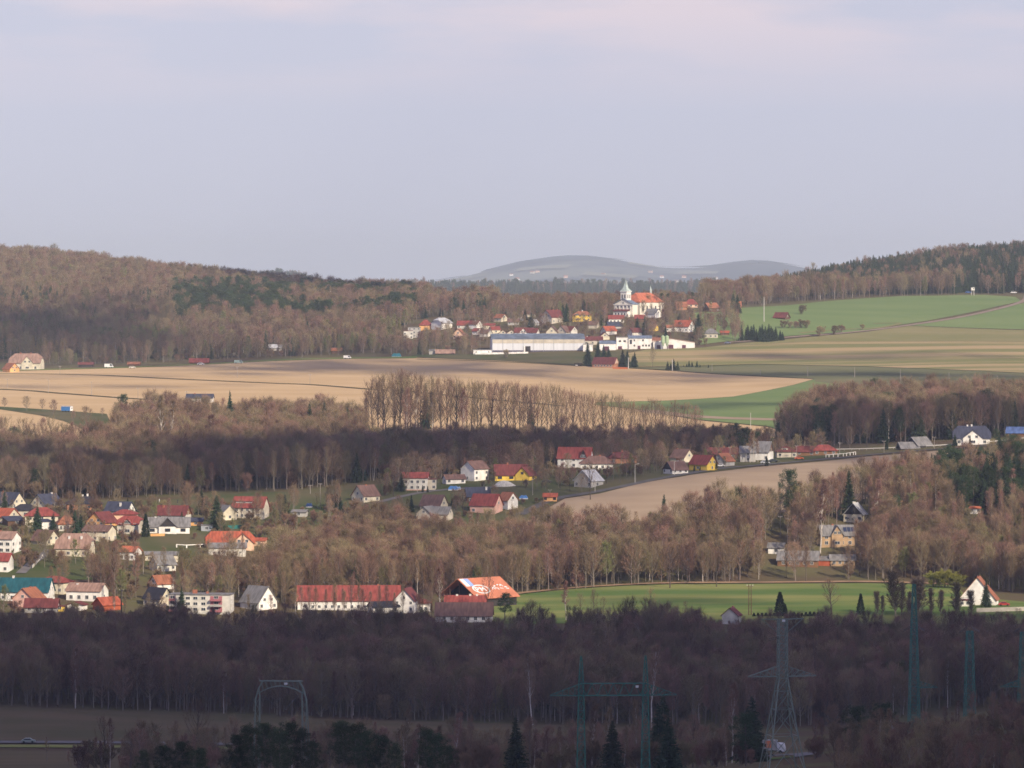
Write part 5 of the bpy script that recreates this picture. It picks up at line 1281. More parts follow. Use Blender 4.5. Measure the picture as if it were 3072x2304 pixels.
def wagon():
    p = at(201, 1237); p.z += .1; root = thing('wagon', 'bright blue site wagon with white end wall on the orchard strip', 'wagon', p, R(-32)); SIGHT.append((180, 225, 1237, p.y, 1.0))
    b = MB(); b.box((0, 0, 1.95), (6.2, 2.5, 2.3)); b.build('body', mat('blue_wagon_paint', (.06, .24, .58), var=.1, rough=.6), root)
    b = MB(); b.box((3.13, 0, 1.95), (.08, 2.52, 2.34)); b.build('end_wall', wallm('white'), root)
    b = MB(); b.box((3.2, .2, 2.2), (.08, .6, .7)); b.build('window', glass, root)
    b = MB(); b.extr([(-1.4, 3.1), (1.4, 3.1), (1.0, 3.35), (0, 3.45), (-1.0, 3.35)], -3.25, 3.25, 'x'); b.build('roof', roofm('pale'), root)
    for x in (-2, 2):
        for y in (-1.1, 1.1):
            b = MB(); b.tube((x, y - .1, .42), (x, y + .1, .42), .42, .42, 14); b.build('wheel', blackm, root)
wagon()
def trailer():
    p = at(1735, 1099); root = thing('farm_trailer', 'dark open farm trailer left of the red brick cottage', 'trailer', p, 0); SIGHT.append((1720, 1750, 1099, p.y, 1.0))
    b = MB(); b.box((0, 0, 1.5), (5.4, 2.2, 1.1)); b.build('box', wallm('dark'), root)
    b = MB(); b.bar((2.7, 0, .9), (4.2, 0, .7), .15); b.build('drawbar', wallm('dark'), root)
    b = MB(); b.box((-1.2, -1.15, .75), (1.6, .06, .5)); b.build('number_plate', trim, root)
    for x in (-1.7, 1.7):
        for y in (-1, 1):
            b = MB(); b.tube((x, y - .15, .45), (x, y + .15, .45), .45, .45, 12); b.build('wheel', blackm, root)
trailer()
def truck():
    D = dist_at(2310, 2262); p = on(2310, D); p.z += .3; root = thing('truck', 'white cabbed truck with orange rear panel behind the tallest pylon', 'truck', p, R(-14)); SIGHT.append((2275, 2345, 2262, D, .95))
    b = MB(); b.extr([(2.2, .6), (4.4, .6), (4.4, 1.6), (4.0, 2.9), (2.2, 3.0)], -1.15, 1.15, 'y'); b.build('cab', mat('white_paint', (.8, .8, .8), rough=.35, spec=.5), root)
    b = MB(); b.box((-.9, 0, 2.3), (5.8, 2.4, 2.9)); b.build('cargo_box', wallm('grey'), root)
    b = MB(); b.box((-.2, -1.24, 2.6), (1.6, .06, 2.0)); b.build('side_panel', mat('orange_panel', (.75, .25, .12), rough=.6), root)
    b = MB(); b.box((.0, 0, .85), (8.0, 1.0, .3)); b.build('chassis', blackm, root)
    for x in (-3, -1.8, 3.2):
        for y in (-1.05, 1.05):
            b = MB(); b.tube((x, y - .15, .5), (x, y + .15, .5), .5, .5, 14); b.build('wheel', blackm, root)
    for y in (-.8, .8):
        b = MB(); b.box((4.44, y, 1.0), (.06, .35, .22)); b.build('headlight', trim, root)
truck()
def stand():
    p = at(2918, 886); root = thing('hunting_stand', 'small white lookout hut on legs at the wood edge on the hill', 'hunting stand', p, R(10)); SIGHT.append((2900, 2930, 886, p.y, 1.0)); hh = 4.0
    for x in (-.9, .9):
        for y in (-.9, .9): b = MB(); b.bar((x * 1.2, y * 1.2, -1), (x, y, hh), .2); b.build('leg', polew, root)
    b = MB(); b.box((0, 0, hh + 1.1), (2.6, 2.2, 2.2)); c = b.build('cabin', wallm('white'), root); b = MB(); b.box((.4, -1.13, hh + 1.3), (1.2, .08, .6)); b.build('window', glass, c)
    b = MB(); b.box((0, 0, hh + 2.3), (3.1, 2.8, .18)); b.build('roof', roofm('pale'), root)
stand()

def fence(pts, label, hgt, m, gap, pw=.14, rails=2, rail_h=.14, infill=None, name='fence', post=True, off=0.0):
    P = path_pts(pts, gap); root = None
    p0 = Vector((P[0].x, P[0].y, float(height(P[0].x, P[0].y)))); root = thing(name, label, 'fence' if name != 'guardrail' else 'guardrail', p0, 0)
    Q = [Vector((q.x, q.y, float(height(q.x, q.y)) + off)) - p0 for q in P]
    if post:
        for q in Q[:90]: b = MB(); b.box((q.x, q.y, q.z + hgt / 2 - .3), (pw, pw, hgt + .6)); b.build('post', m, root)
    b = MB()
    for a, c in zip(Q, Q[1:]):
        if infill:
            mid = (a + c) / 2; b.box((mid.x, mid.y, mid.z + hgt / 2 - .2), ((c - a).length - .02, .08, hgt + .2), 0, math.atan2(c.y - a.y, c.x - a.x))
        else:
            for r_ in range(rails): z = Vector((0, 0, hgt * (r_ + 1) / rails - .08)); b.bar(a + z, c + z, rail_h)
    b.build('panel' if infill else 'rail', infill or m, root)
fence([(98,1705),(108,1694),(118,1684),(128,1673)], 'white posted railing beside the sloping lane', 1.3, polew, 2.2, .3, 1, .12)
fence([(452,1610),(494,1609)], 'low orange board fence before the white bungalow', 1.3, wallm('orange'), 2, infill=wallm('orange'))
fence([(684,1588),(725,1586)], 'teal panel fence on the dark green slope', 1.7, mat('teal_fence', (.03, .16, .15)), 2, infill=mat('teal_fence', (.03, .16, .15)))
fence([(530,1643),(560,1645),(600,1643),(628,1641)], 'broken white garden wall left of the bright orange roof', 1.4, wallm('white'), 3.4, .5, 1, .3)
fence([(2478,1373),(2500,1371),(2530,1369),(2567,1364)], 'white pillared fence in front of the wide red roof', 1.4, wallm('white'), 2.5, .35, 1, .2)
fence([(2500,1352),(2600,1350),(2700,1346),(2800,1341),(2900,1334),(2980,1328),(3072,1318)], 'long pale guardrail along the upper road', .8, polew, 3.0, .15, 1, .42, name='guardrail')
fence([(1838,1107),(1883,1108)], 'orange board fence right of the red brick cottage', 1.4, wallm('redwood'), 2.4, infill=mat('orange_boards', (.48, .15, .06)))
fence([(2930,1838),(3000,1836),(3072,1834),(3200,1834)], 'beige concrete fence at the right edge of the valley field', 1.8, wallm('beige'), 3, infill=wallm('beige'))
fence([(2060,1856),(2120,1857)], 'low timber stack fence by the little pale shed', .8, wallm('brown'), 3)

# two people walking on the meadow
def person(px, py, label, top, yaw):
    p = at(px, py); root = thing('person', label, 'person', p, R(yaw))
    me = bpy.data.meshes.new('body')
    J = [(0,0,.95),(0,0,1.2),(0,.02,1.42),(0,.02,1.52),(0,.0,1.62),(0,0,1.74),(-.1,0,.9),(-.13,-.12,.5),(-.13,-.02,.08),(-.13,-.15,.03),(.1,0,.9),(.13,.18,.5),(.13,.3,.1),(.13,.2,.03),(-.2,.02,1.4),(-.27,.08,1.12),(-.25,-.06,.86),(.2,.02,1.4),(.27,-.05,1.12),(.25,-.2,.9)]
    E = [(0,1),(1,2),(2,3),(3,4),(4,5),(0,6),(6,7),(7,8),(8,9),(0,10),(10,11),(11,12),(12,13),(2,14),(14,15),(15,16),(2,17),(17,18),(18,19)]
    Rr = [.16,.15,.14,.06,.1,.09,.1,.075,.05,.05,.1,.075,.05,.05,.07,.05,.04,.07,.05,.04]
    me.from_pydata(J, E, []); o = link('body', me, root); o.modifiers.new('skin', 'SKIN'); o.modifiers.new('sub', 'SUBSURF').levels = 1
    for v, r in zip(me.skin_vertices[0].data, Rr): v.radius = (r, r)
    me.skin_vertices[0].data[0].use_root = True; me.materials.append(mat(top[0], top[1]))
    SIGHT.append((px - 6, px + 6, py, p.y, 1.0))
person(478, 1508, 'person in a white jacket walking on the meadow, left of two', ('white_jacket', (.7, .7, .72)), 80)
person(533, 1510, 'person in dark clothes walking on the meadow, right of two', ('dark_jacket', (.04, .04, .05)), 70)
# ---------------------------------------------------------------- trees one can tell apart
def T_(k, px, py, ytop, label, group=None, v=None, wide=1.0, D=None, lean=0.0):
    p = at(px, py) if D is None else on(px, D)
    yb = row_of(p)
    return tree(k, p, max(1.5, (yb - ytop) * K * p.y), label, group, v, wide=wide, lean=lean)
# the long row at the sandy field
g = 'trees of the long row at the sandy field'
top = lambda x: np.interp(x, [1090,1140,1190,1240,1300,1400,1480,1560,1600,1700,1800,1900,2000,2050,2110], [1188,1150,1142,1150,1158,1165,1172,1168,1172,1190,1200,1212,1222,1226,1245])
x = 1100; i = 0
while x < 2110:
    px = x + rnd.uniform(-6, 6)
    big = x < 1330
    tp = float(top(px)) + rnd.uniform(-6, 16)
    T_('open' if (i % 3 or x > 1600) else 'slender', px, 1327 + rnd.uniform(-7, 9), tp, 'tall bare tree of the long row at the sandy field', g, wide=.85 if x < 1600 else .75)
    x += rnd.uniform(8, 15) if not 1495 < x < 1530 else 14; i += 1
for px, tp in ((1222,1172),(1242,1165),(1300,1180),(1390,1172)): T_('birch', px, 1335, tp, 'pale stemmed birch standing inside the long row', 'birches inside the long row')
T_('spruce', 1277, 1318, 1147, 'narrow dark spruce among the first trees of the long row', wide=.75)
T_('spruce', 1592, 1318, 1190, 'thin sparse spruce in the middle of the long row', wide=.6)
T_('broad', 1108, 1262, 1184, 'separate round crowned bare tree at the left end of the long row')
# orchard on the green strip
for px, py, tp, la in ((13,1226,1198,'at the left edge'),(80,1235,1194,'second and bushiest'),(128,1233,1201,'third, left of the blue wagon'),(161,1250,1206,'directly left of the blue wagon'),(219,1266,1236,'low, right of the blue wagon'),(257,1290,1230,'leaning, on the lower green patch'),(307,1250,1227,'at the wood edge')):
    T_('broad', px, py, tp, 'bare fruit tree of the orchard strip, ' + la, 'fruit trees on the orchard strip', wide=1.25)
T_('pine', 372, 1290, 1190, 'tall dark pine at the left corner of the leafless wood', wide=1.0)
T_('spruce', 690, 1265, 1172, 'spruce poking out of the leafless wood', wide=.7, D=2470)
for px, tp in ((929,1208),(973,1204),(1042,1222)): T_('spruce', px, 1300, tp, 'small dark spruce top at the right end of the leafless wood', 'spruce tops of the leafless wood', D=2420, wide=.9)
for px, tp, D in ((496,1197,2330),(512,1205,2330),(620,1250,2300)): T_('birch', px, 0, tp, 'branching pale birch in front of the leafless wood', 'pale birches of the leafless wood', D=D, wide=1.2)
g = 'high crowned trees before the lower sandy field'
for px in range(-20, 345, 21): T_('slender' if px % 2 else 'open', px + rnd.uniform(-5, 5), 1396, 1268 + rnd.uniform(-8, 22) + max(0, px - 150) * .12, 'high bare tree against the lower sandy field', g)
T_('pine', 45, 1396, 1290, 'flat crowned pine among the bare trees at left', wide=1.1)
T_('spruce', 198, 1396, 1290, 'thin lone spruce among the bare trees at left', wide=.6)
# churchyard and village trees
g = 'dark firs around the red brick cottage'
for px, py, tp, w in ((1763,1098,1026,1.15),(1794,1078,1019,1.1),(1811,1076,1034,1.3),(1826,1076,1042,1.3),(1868,1102,1046,1.3),(1882,1102,1050,1.2),(1904,1102,1056,1.3),(1898,1100,1066,1.3)):
    T_('spruce', px, py, tp, 'dark fir in the group around the red brick cottage', g, wide=w)
g = 'small firs on the meadow'
for px, py, tp in ((2003,1111,1083),(2012,1110,1088),(2021,1111,1076),(2033,1112,1084),(2050,1101,1095),(2060,1102,1090),(2067,1102,1081),(2076,1102,1084),(2091,1103,1082),(2100,1103,1092),(2125,1104,1093)):
    T_('spruce', px, py, tp, 'small fir on the meadow past the brick cottage', g, wide=1.3)
T_('broad', 1958, 1101, 1050, 'reddish bare tree between the two groups of firs', wide=.9)
T_('bush', 1518, 1075, 1053, 'round dark bush on the meadow before the long hall', wide=1.1)
g = 'dark spruce clump by the striped fields'
for j in range(14): T_('spruce', 2236 + j * 8.5 + rnd.uniform(-3, 3), 1026 - abs(j - 7) * .8, 972 + rnd.uniform(-2, 14) + (10 if j > 11 else 0), 'dark spruce of the dense clump beside the striped fields', g, wide=1.25)
for px, py, tp, la in ((2458,1010,984,'left roadside bush by the hill lane'),(2502,1004,981,'middle, reddish roadside bush by the hill lane'),(2526,999,979,'grey bush touching the reddish one by the lane'),(2588,990,975,'small right bush on the pale grass edge'),(2404,944,920,'dark bush above the lonely dark cottage')):
    T_('bush', px, py, tp, la, wide=1.3)
for px in (2370, 2390, 2405, 2350, 2420): T_('bush', px, 985, 962 + rnd.uniform(-4, 6), 'grey bush in the hedge below the lonely dark cottage', 'bushes below the lonely dark cottage', wide=1.4)
g = 'garden trees of the church village'
vt = [(1165,1060),(1190,1050),(1215,1058),(1262,1050),(1290,1045),(1310,1040),(1335,1045),(1350,1035),(1395,1050),(1415,1040),(1440,1045),(1450,1020),(1462,1035),(1400,1020),(1345,1003),(1480,985),(1545,985),(1590,960),(1575,990),(1600,965),(1625,995),(1640,985),(1680,990),(1725,990),(1735,1000),(1750,985),(1775,975),(1760,1010),(1790,1000),(1800,975),(1815,960),(1895,985),(1880,1000),(1900,1010),(1925,1000),(1945,1010),(1940,985),(1985,1010),(1995,985),(2020,1020),(2040,1022),(2080,1005),(2100,1000),(2105,1025),(2095,1035),(2130,985),(2150,970),(2170,1010),(2190,975),(2200,1005),(2210,985),(2180,955),(2210,960),(2100,950),(2070,980),(2005,960),(1830,935),(1820,920),(1870,1010)]
for j, (px, py) in enumerate(vt):
    T_('broad' if j % 3 else 'slender', px, py, py - rnd.uniform(34, 52), 'bare garden tree of the church village', g, wide=rnd.uniform(.9, 1.2))
for px, py, tp in ((1594,1000,935),(1700,965,908),(1575,960,925),(1935,1005,948),(1912,998,950),(2042,975,930),(2053,968,930),(2095,1015,940),(1935,930,908),(2200,935,880),(2212,940,882)):
    T_('spruce', px, py, tp, 'dark conifer of the church village', 'conifers of the church village', wide=1.3)
for px in (1985, 1992, 1935): T_('birch', px, 985 if px > 1950 else 1008, 930 if px > 1950 else 955, 'slim pale birch under the church nave', 'pale birches under the church')
# left village
for px, py, tp, k, la in ((112,1600,1518,'spruce','dark fir in front of the crimson pyramid roof'),(212,1580,1512,'thuja','narrow dark conifer behind the rust hipped roof'),(242,1598,1540,'spruce','broad dark fir beside the apricot gable'),(225,1600,1530,'spruce','second broad fir beside the apricot gable'),(160,1600,1540,'spruce','blue fir hiding the corner of the crimson roofed house'),(437,1612,1540,'thuja','narrow dark cypress left of the white bungalow'),(650,1592,1484,'spruce','tall dark spruce over the grey garage'),(68,1640,1548,'larch','orange brown larch below the lean-to garage'),(85,1640,1560,'budding','greenish tree beside the orange brown larch'),(855,1550,1482,'spruce','dark fir on the meadow right of the scarlet roof'),(1010,1535,1480,'thuja','dark round conifer left of the cream cottage'),(1020,1533,1484,'spruce','dark fir touching the round conifer'),(1355,1530,1502,'thuja','tiny cypress right of the brown roofed cottage'),(1165,1470,1425,'spruce','dark fir left of the two storey pale house'),(1205,1475,1420,'spruce','fir against the left wall of the pale house'),(1268,1478,1456,'thuja','clipped dark hedge tree before the pale house'),(1283,1478,1458,'thuja','second clipped hedge tree before the pale house'),(2145,1411,1365,'thuja','dark cypress at the yellow gable'),(2083,1415,1396,'thuja','low cypress hedge tree before the yellow house'),(2100,1413,1397,'thuja','second low hedge tree before the yellow house'),(1965,1392,1350,'spruce','broad fir right of the birch stems by the road'),(1985,1395,1356,'spruce','dark fir beside the black boarded house'),(2208,1362,1278,'pine','tall black pine over the dark maroon roof'),(2190,1365,1302,'spruce','dark fir left of the tall black pine'),(2235,1372,1290,'pine','ragged pine above the plain grey house'),(2270,1365,1300,'pine','pine right of the plain grey house'),(2300,1400,1368,'thuja','dark hedge tree under the balconied house'),(2660,1350,1318,'thuja','dark conifer behind the guardrail'),(2698,1349,1322,'thuja','second dark conifer behind the guardrail'),(2865,1338,1300,'spruce','dark fir left of the large villa'),(2990,1335,1290,'pine','dark pine right of the large villa'),(2910,1340,1312,'thuja','small dark conifer before the villa balcony')):
    T_(k, px, py, tp, la, wide=1.3 if k in ('spruce', 'pine') else 1.0)
g = 'bare trees of the middle village'
mt = [(640,1545),(700,1560),(725,1565),(770,1560),(840,1560),(880,1540),(950,1530),(985,1530),(1140,1490),(1160,1480),(1180,1490),(1220,1480),(1320,1460),(1610,1470),(1630,1450),(1640,1480),(1680,1470),(1690,1450),(1710,1475),(1745,1480),(1820,1450),(1840,1440),(1860,1450),(1880,1430),(1900,1425),(1930,1430),(1950,1420),(1970,1415),(1985,1425),(1920,1400),(1940,1395),(2200,1390),(2215,1395),(2340,1378),(2375,1380),(2440,1368),(2455,1350),(2550,1350),(2600,1345),(1370,1545),(1390,1550),(1380,1530),(560,1540),(600,1530),(1590,1440),(1480,1470)]
for j, (px, py) in enumerate(mt): T_('broad' if j % 2 else 'open', px, py, py - rnd.uniform(45, 72), 'bare garden tree of the middle village', g, wide=rnd.uniform(.8, 1.1))
for px, tp in ((1924,1312),(1934,1318),(1941,1308),(2250,1300),(2262,1296),(2274,1320),(1215,1330)): T_('birch', px, 1388, tp, 'white stemmed birch behind the road villas', 'birches behind the road villas')
T_('open', 1772, 1500, 1398, 'spreading bare tree in front of the unrendered grey house', wide=.8)
T_('budding', 2175, 1406, 1372, 'small orange brown tree beside the rust roofed gable')
# middle wood marks
for px, py, tp, k, la in ((2455,1660,1450,'birch','white birch with fanned limbs left of the cream cottage'),(2624,1600,1448,'birch','white birch right of the cream cottage'),(2700,1560,1430,'birch','wide white limbed tree near the top of the brown wood'),(2732,1545,1415,'birch','upright white birch beside the wide limbed tree'),(2547,1560,1410,'spruce','blue spruce above the cream cottage'),(2370,1590,1420,'pine','thin dark pine left in the brown wood'),(2700,1480,1395,'pine','dark pine pair at the tan field edge'),(2755,1470,1395,'spruce','small pointed spruce at the tan field edge'),(1992,1600,1482,'spruce','single spruce tip against the tan field'),(2215,1600,1475,'pine','small pine at the edge of the tan field'),(2690,1600,1495,'pine','green pine below the white limbed tree'),(1068,1640,1510,'birch','bent birch at the top left of the brown wood'),(870,1720,1560,'birch','pale birch in the left part of the brown wood'),(2010,1765,1640,'open','stout bare tree at the foot of the brown wood'),(2150,1762,1660,'open','bare tree with double stem at the wood foot')):
    T_(k, px, py, tp, la, wide=1.2 if k == 'birch' else .85)
T_('birch', 1322, 0, 1708, 'large pale birch between the porch wing and the open hall', D=1797, wide=1.3)
T_('open', 1464, 0, 1735, 'dark bare tree with many limbs in front of the orange hall roof', D=1791, wide=.7)
T_('pine', 1512, 0, 1785, 'olive green pine at the right end of the barn', D=1783, wide=1.6)
T_('birch', 520, 0, 1716, 'white birch rising above the rust roofed house', D=1815, wide=.9)
T_('birch', 543, 0, 1712, 'second white birch above the rust roofed house', D=1815, wide=.9)
T_('spruce', 545, 0, 1758, 'dark fir in front of the flats', D=1795)
T_('birch', 888, 0, 1760, 'thin birch left of the long red roof', D=1787)
for j in range(13): T_('slender', 900 + j * 26 + rnd.uniform(-8, 8), 0, 1752 + rnd.uniform(-14, 30), 'thin dark stemmed tree before the long farm wall', 'trees before the long farm wall', D=1790, wide=.9)
for px, tp in ((155,1705),(178,1712),(345,1640),(352,1655),(300,1640),(265,1650),(410,1640)): T_('slender', px, 0, tp, 'tall dark stemmed tree behind the farm row at left', 'dark stems behind the left farm row', D=1835)
T_('budding', 8, 0, 1765, 'dark green evergreen crown at the left edge before the teal roof', D=1790)
# valley field edge
for px, tp, k, w, la in ((2340,1775,'thuja',1.4,'broad dark cypress on the valley field edge'),(2356,1812,'thuja',1.3,'shorter cypress touching the broad one'),(2582,1780,'thuja',1.1,'slim dark cypress on the valley field edge'),(2478,1822,'thuja',1.1,'low pointed cypress under the wide bare tree'),(2605,1846,'thuja',1.1,'stub of a cypress right of the slim one')):
    T_(k, px, 0, tp, la, D=1793, wide=w)
for px in range(2262, 2460, 12): T_('thuja', px, 0, 1840 + rnd.uniform(-6, 5), 'clipped dark hedge ball at the foot of the valley field', 'hedge balls at the valley field foot', D=1789, wide=2.6)
g = 'columnar poplars before the valley field'
for px, tp, w in ((2634,1790,.9),(2648,1800,.7),(2688,1738,1.1),(2705,1768,.9),(2730,1790,.8),(2760,1758,1.5),(2794,1782,.8),(2822,1788,.9),(2868,1770,1.1),(2916,1788,1.1),(2876,1800,.9)):
    T_('poplar', px, 0, tp, 'dark columnar poplar between the valley field and the wood', g, D=1791, wide=w * 1.5)
T_('open', 2495, 0, 1752, 'wide spreading bare tree between the two dark cypresses', D=1795, wide=1.5)
T_('spruce', 2958, 0, 1738, 'full blue spruce in front of the tall white steep gable', D=1832, wide=1.0)
for px, py, h_ in ((2800, 1762, 36), (2835, 1764, 42), (2865, 1766, 34)): T_('willow', px, py, py - h_, 'yellow green willow bush on the far side of the valley field', 'yellow green willow bushes', wide=1.6)
T_('birch', 1699, 0, 1750, 'light bare birch sticking up into the valley field', D=1783, wide=1.1)
for px, tp in ((1780,1780),(1810,1800),(1955,1775),(2055,1810),(1740,1790)): T_('open', px, 0, tp, 'dark bare crown sticking up into the valley field', 'dark crowns before the valley field', D=1783, wide=.8)
for px in (2990, 3020, 3050, 3060): T_('broad', px, 0, 1835 + rnd.uniform(-8, 8), 'olive garden bush tree at the right edge before the beige fence', 'bush trees before the beige fence', D=1787)
# front row of the dark wood
g = 'front trees of the dark lower wood'
x = -10
while x < 2260:
    px = x + rnd.uniform(-6, 6); py = np.interp(px, [0, 300, 700, 1100, 1560, 2000, 2300], [2121, 2129, 2144, 2159, 2171, 2179, 2200])
    T_(('slender', 'broad')[rnd.random() < .45], px, 0, py - rnd.uniform(100, 150), 'dark bare tree in the front rank of the lower wood', g, D=dist_at(px, py) + rnd.uniform(0, 5)); x += rnd.uniform(38, 54)
T_('birch', 225, 0, 1950, 'pale leaning stem in the dark lower wood at left', D=1562, lean=.03)
T_('birch', 1600, 0, 1960, 'tall white leaning birch at the front of the dark lower wood', D=1556, lean=-.10)
T_('birch', 1175, 0, 1900, 'faint birch in the middle of the dark lower wood', D=1640)
T_('birch', 1953, 0, 1945, 'white birch stem beside the right portal mast', D=1552)
# near slope
near = [('open',318,2168,1290,'bare twin stemmed birch like tree left of the dark pines'),('open',590,2125,1290,'wide black limbed tree at the lower left'),('slender',205,2255,1330,'little roadside tree by the silver green car'),('slender',141,2215,1400,'thin sapling right of the silver green car')]
for k, px, tp, D, la in near: T_(k, px, 0, tp, la, D=D, wide=.9)
for px, tp, D in ((330,2160,1280),(1218,2128,1290),(1215,2180,1230),(1365,2145,1270),(1640,2200,1200),(1685,2200,1170),(1775,2125,1220),(1815,2130,1200),(1868,2185,1150),(1912,2110,1210),(1965,2140,1190),(1998,2160,1180),(2005,2150,1200),(2195,2060,1260),(2178,2130,1200),(1545,2230,1150)):
    T_('birch', px, 0, tp, 'slender white stemmed birch on the near slope', 'birches on the near slope', D=D, wide=rnd.uniform(.7, 1.0), lean=rnd.uniform(-.08, .08))
T_('birch', 2640, 0, 2120, 'leaning white birch in the dark shrubs at the lower right', D=1120, lean=-.28, wide=1.2)
T_('birch', 2690, 0, 2130, 'second leaning white birch in the dark shrubs', D=1120, lean=-.22, wide=1.2)
g = 'dark pines along the bottom edge'
for px, tp, D, w in ((430,2260,960,1.1),(490,2245,960,1.2),(550,2235,950,1.2),(600,2255,930,1.2),(715,2215,960,1.1),(745,2190,960,1.1),(790,2182,970,1.1),(840,2205,960,1.2),(865,2180,980,1.1),(905,2200,970,1.1),(940,2235,960,1.0),(1030,2180,1000,1.1),(1065,2185,990,1.1),(1100,2205,980,1.1),(1148,2215,980,1.2),(1190,2240,970,1.1),(1280,2198,990,1.2),(1310,2210,985,1.1),(1345,2245,975,1.0)):
    T_('pine', px, 0, tp, 'blackish green pine crown at the bottom edge', g, D=D, wide=w)
T_('spruce', 1547, 0, 2148, 'dark broad fir right of the bottom pines', D=1090, wide=1.25)
T_('pine', 1022, 0, 2175, 'dark fir top left of the second pine group', D=1100)
for px, tp, D, la in ((1990,2080,1200,'tall dark conifer right of the right portal mast'),(1975,2110,1180,'second conifer beside the portal mast'),(2255,2085,1230,'black conifer left of the tallest pylon'),(1838,2160,1150,'dark narrow conifer between the portal masts'),(2005,2150,1130,'bushy conifer under the right arm of the portal pylon'),(2570,2128,1150,'dark ragged pine behind the leaning birches'),(2650,2120,1160,'dark pine crown over the leaning birches'),(2240,2150,1150,'black shrubby pine at the foot of the tallest pylon')):
    T_('pine' if 'pine' in la else 'spruce', px, 0, tp, la, D=D, wide=1.3)
T_('open', 2078, 0, 2160, 'black bare tree right of the portal pylon', D=1230, wide=.8)

# labels that single out the members of a group
ORD = 'first second third fourth fifth sixth seventh eighth ninth tenth eleventh twelfth thirteenth fourteenth fifteenth sixteenth seventeenth eighteenth nineteenth twentieth'.split()
TENS = ['', '', 'twenty', 'thirty', 'forty', 'fifty', 'sixty', 'seventy', 'eighty', 'ninety']
def ordinal(n):
    if n <= 20: return ORD[n - 1]
    t, u = divmod(n, 10)
    return TENS[t] + '-' + ORD[u - 1] if u else TENS[t][:-1] + 'ieth'
byl = {}
for o in COL.objects:
    if o.parent is None and 'label' in o and 'category' in o: byl.setdefault(o['label'], []).append(o)
for lb, os_ in byl.items():
    if len(os_) < 2: continue
    os_.sort(key=lambda o: o.location.x / o.location.y)
    for i, o in enumerate(os_):
        o['label'] = lb + (', leftmost' if i == 0 else ', rightmost' if i == len(os_) - 1 else ', %s from the left' % ordinal(i + 1))
# ---------------------------------------------------------------- woods
wood('woods', [[(-900,2117),(700,2142),(1560,2169),(2100,2178),(2400,2180),(2560,2178),(2800,2135),(3072,2116),(3700,2095),(3700,1950),(2300,1945),(1500,1935),(1300,1925),(-900,1925)]], 17,
     dict(broad=6, slender=7, birch=.5, budding=.6, larch=.3, bush=1.5, spruce=.12), (11, 16), 'dark leafless wood behind the dull field at the bottom', seed=2,
     limit=lambda x: (1838 if x < 1350 else 1848 if x < 1560 else 1835 + (18 if x > 2100 else 0)))
wood('woods', [[(1420,1800),(1550,1782),(1850,1757),(2300,1748),(2870,1750),(3100,1785),(3900,1800),(3900,1400),(3072,1392),(2960,1380),(2880,1420),(2800,1440),(2600,1500),(2300,1560),(2000,1615),(1700,1640),(1500,1625),(1300,1640),(1100,1620),(900,1680),(780,1720),(760,1830),(1000,1800),(1300,1790)]], 21,
     dict(broad=7, slender=5, birch=.7, budding=.8, larch=1.2, bush=1.5, spruce=.15), (12, 16), 'sunlit brown leafless wood above the green valley field', seed=3,
     mixfn=lambda px, y, cl, r: ('spruce' if r.uniform() < .75 else 'pine') if (px > 2740 + 140 * max(0, (2120 - y) / 80) and y > 2035 and cl > -.42 and r.uniform() < .8) else None,
     limit=lambda x: 1315)
wood('woods', [[(120,1840),(300,1820),(900,1825),(1100,1800),(900,1760),(780,1700),(700,1690),(560,1720),(430,1700),(330,1700),(250,1740),(160,1760)],[(-900,1800),(-40,1790),(0,1740),(-200,1700),(-900,1690)]], 50,
     dict(broad=6, slender=3, birch=1, budding=1.2, bush=4, larch=.3), (9, 14), 'brown garden thicket between the red farm roof and the left village', seed=4, cvm=.75)
wood('woods', [[(-900,1502),(300,1499),(650,1477),(900,1471),(1040,1455),(1200,1436),(1480,1412),(1680,1390),(1900,1378),(2100,1366),(2300,1351),(2330,1342),(2100,1348),(1500,1362),(1150,1365),(1080,1320),(960,1290),(500,1290),(352,1300),(330,1390),(-900,1400)]], 24,
     dict(broad=7, slender=6, birch=.8, budding=.5, larch=.4, bush=2, spruce=.25, pine=.1), (12, 17), 'leafless wood between the villages and the sandy field', seed=5,
     limit=lambda x: 1262 if x < 330 else 1180 if x < 1090 else 1300)
wood('woods', [[(2320,1344),(2600,1332),(2850,1320),(3900,1290),(3900,1240),(3072,1243),(2700,1252),(2500,1266),(2440,1284),(2370,1312)]], 22,
     dict(broad=6, slender=5, birch=1.3, budding=.3, bush=1, spruce=1.6, pine=.5), (14, 19), 'mixed wood on the right behind the roadside villas', seed=6)
wood('woods', [[(1060,1415),(1090,1345),(1500,1352),(2100,1340),(2300,1336),(2330,1350),(2100,1372),(1900,1384),(1480,1425),(1200,1445)]], 20,
     dict(broad=7, slender=3, birch=.4, bush=3, spruce=.2), (7.5, 11), 'low dark wood at the foot of the long tree row', seed=16, limit=lambda x: 1286)
def hillmix(px, y, cl, r):
    if 520 < px < 1250 and 3620 < y < 4050 + (px - 900) * .25 and cl > -.25 and r.uniform() < .8: return 'pine'
    if cl > .28 and r.uniform() < .6: return 'spruce' if y > 3600 else 'budding'
    if cl < -.3 and r.uniform() < .5: return 'larch'
wood('woods', [[(-900,3390),(200,3380),(700,3375),(1180,3385),(1210,3560),(1290,3680),(1290,4250),(700,4520),(-900,4650)]], 42,
     dict(broad=8, slender=5, birch=1.8, budding=1.5, larch=1.6, spruce=.7), (10, 16), 'wooded hill rising on the left beyond the brown field', mode='D', seed=7, mixfn=hillmix)
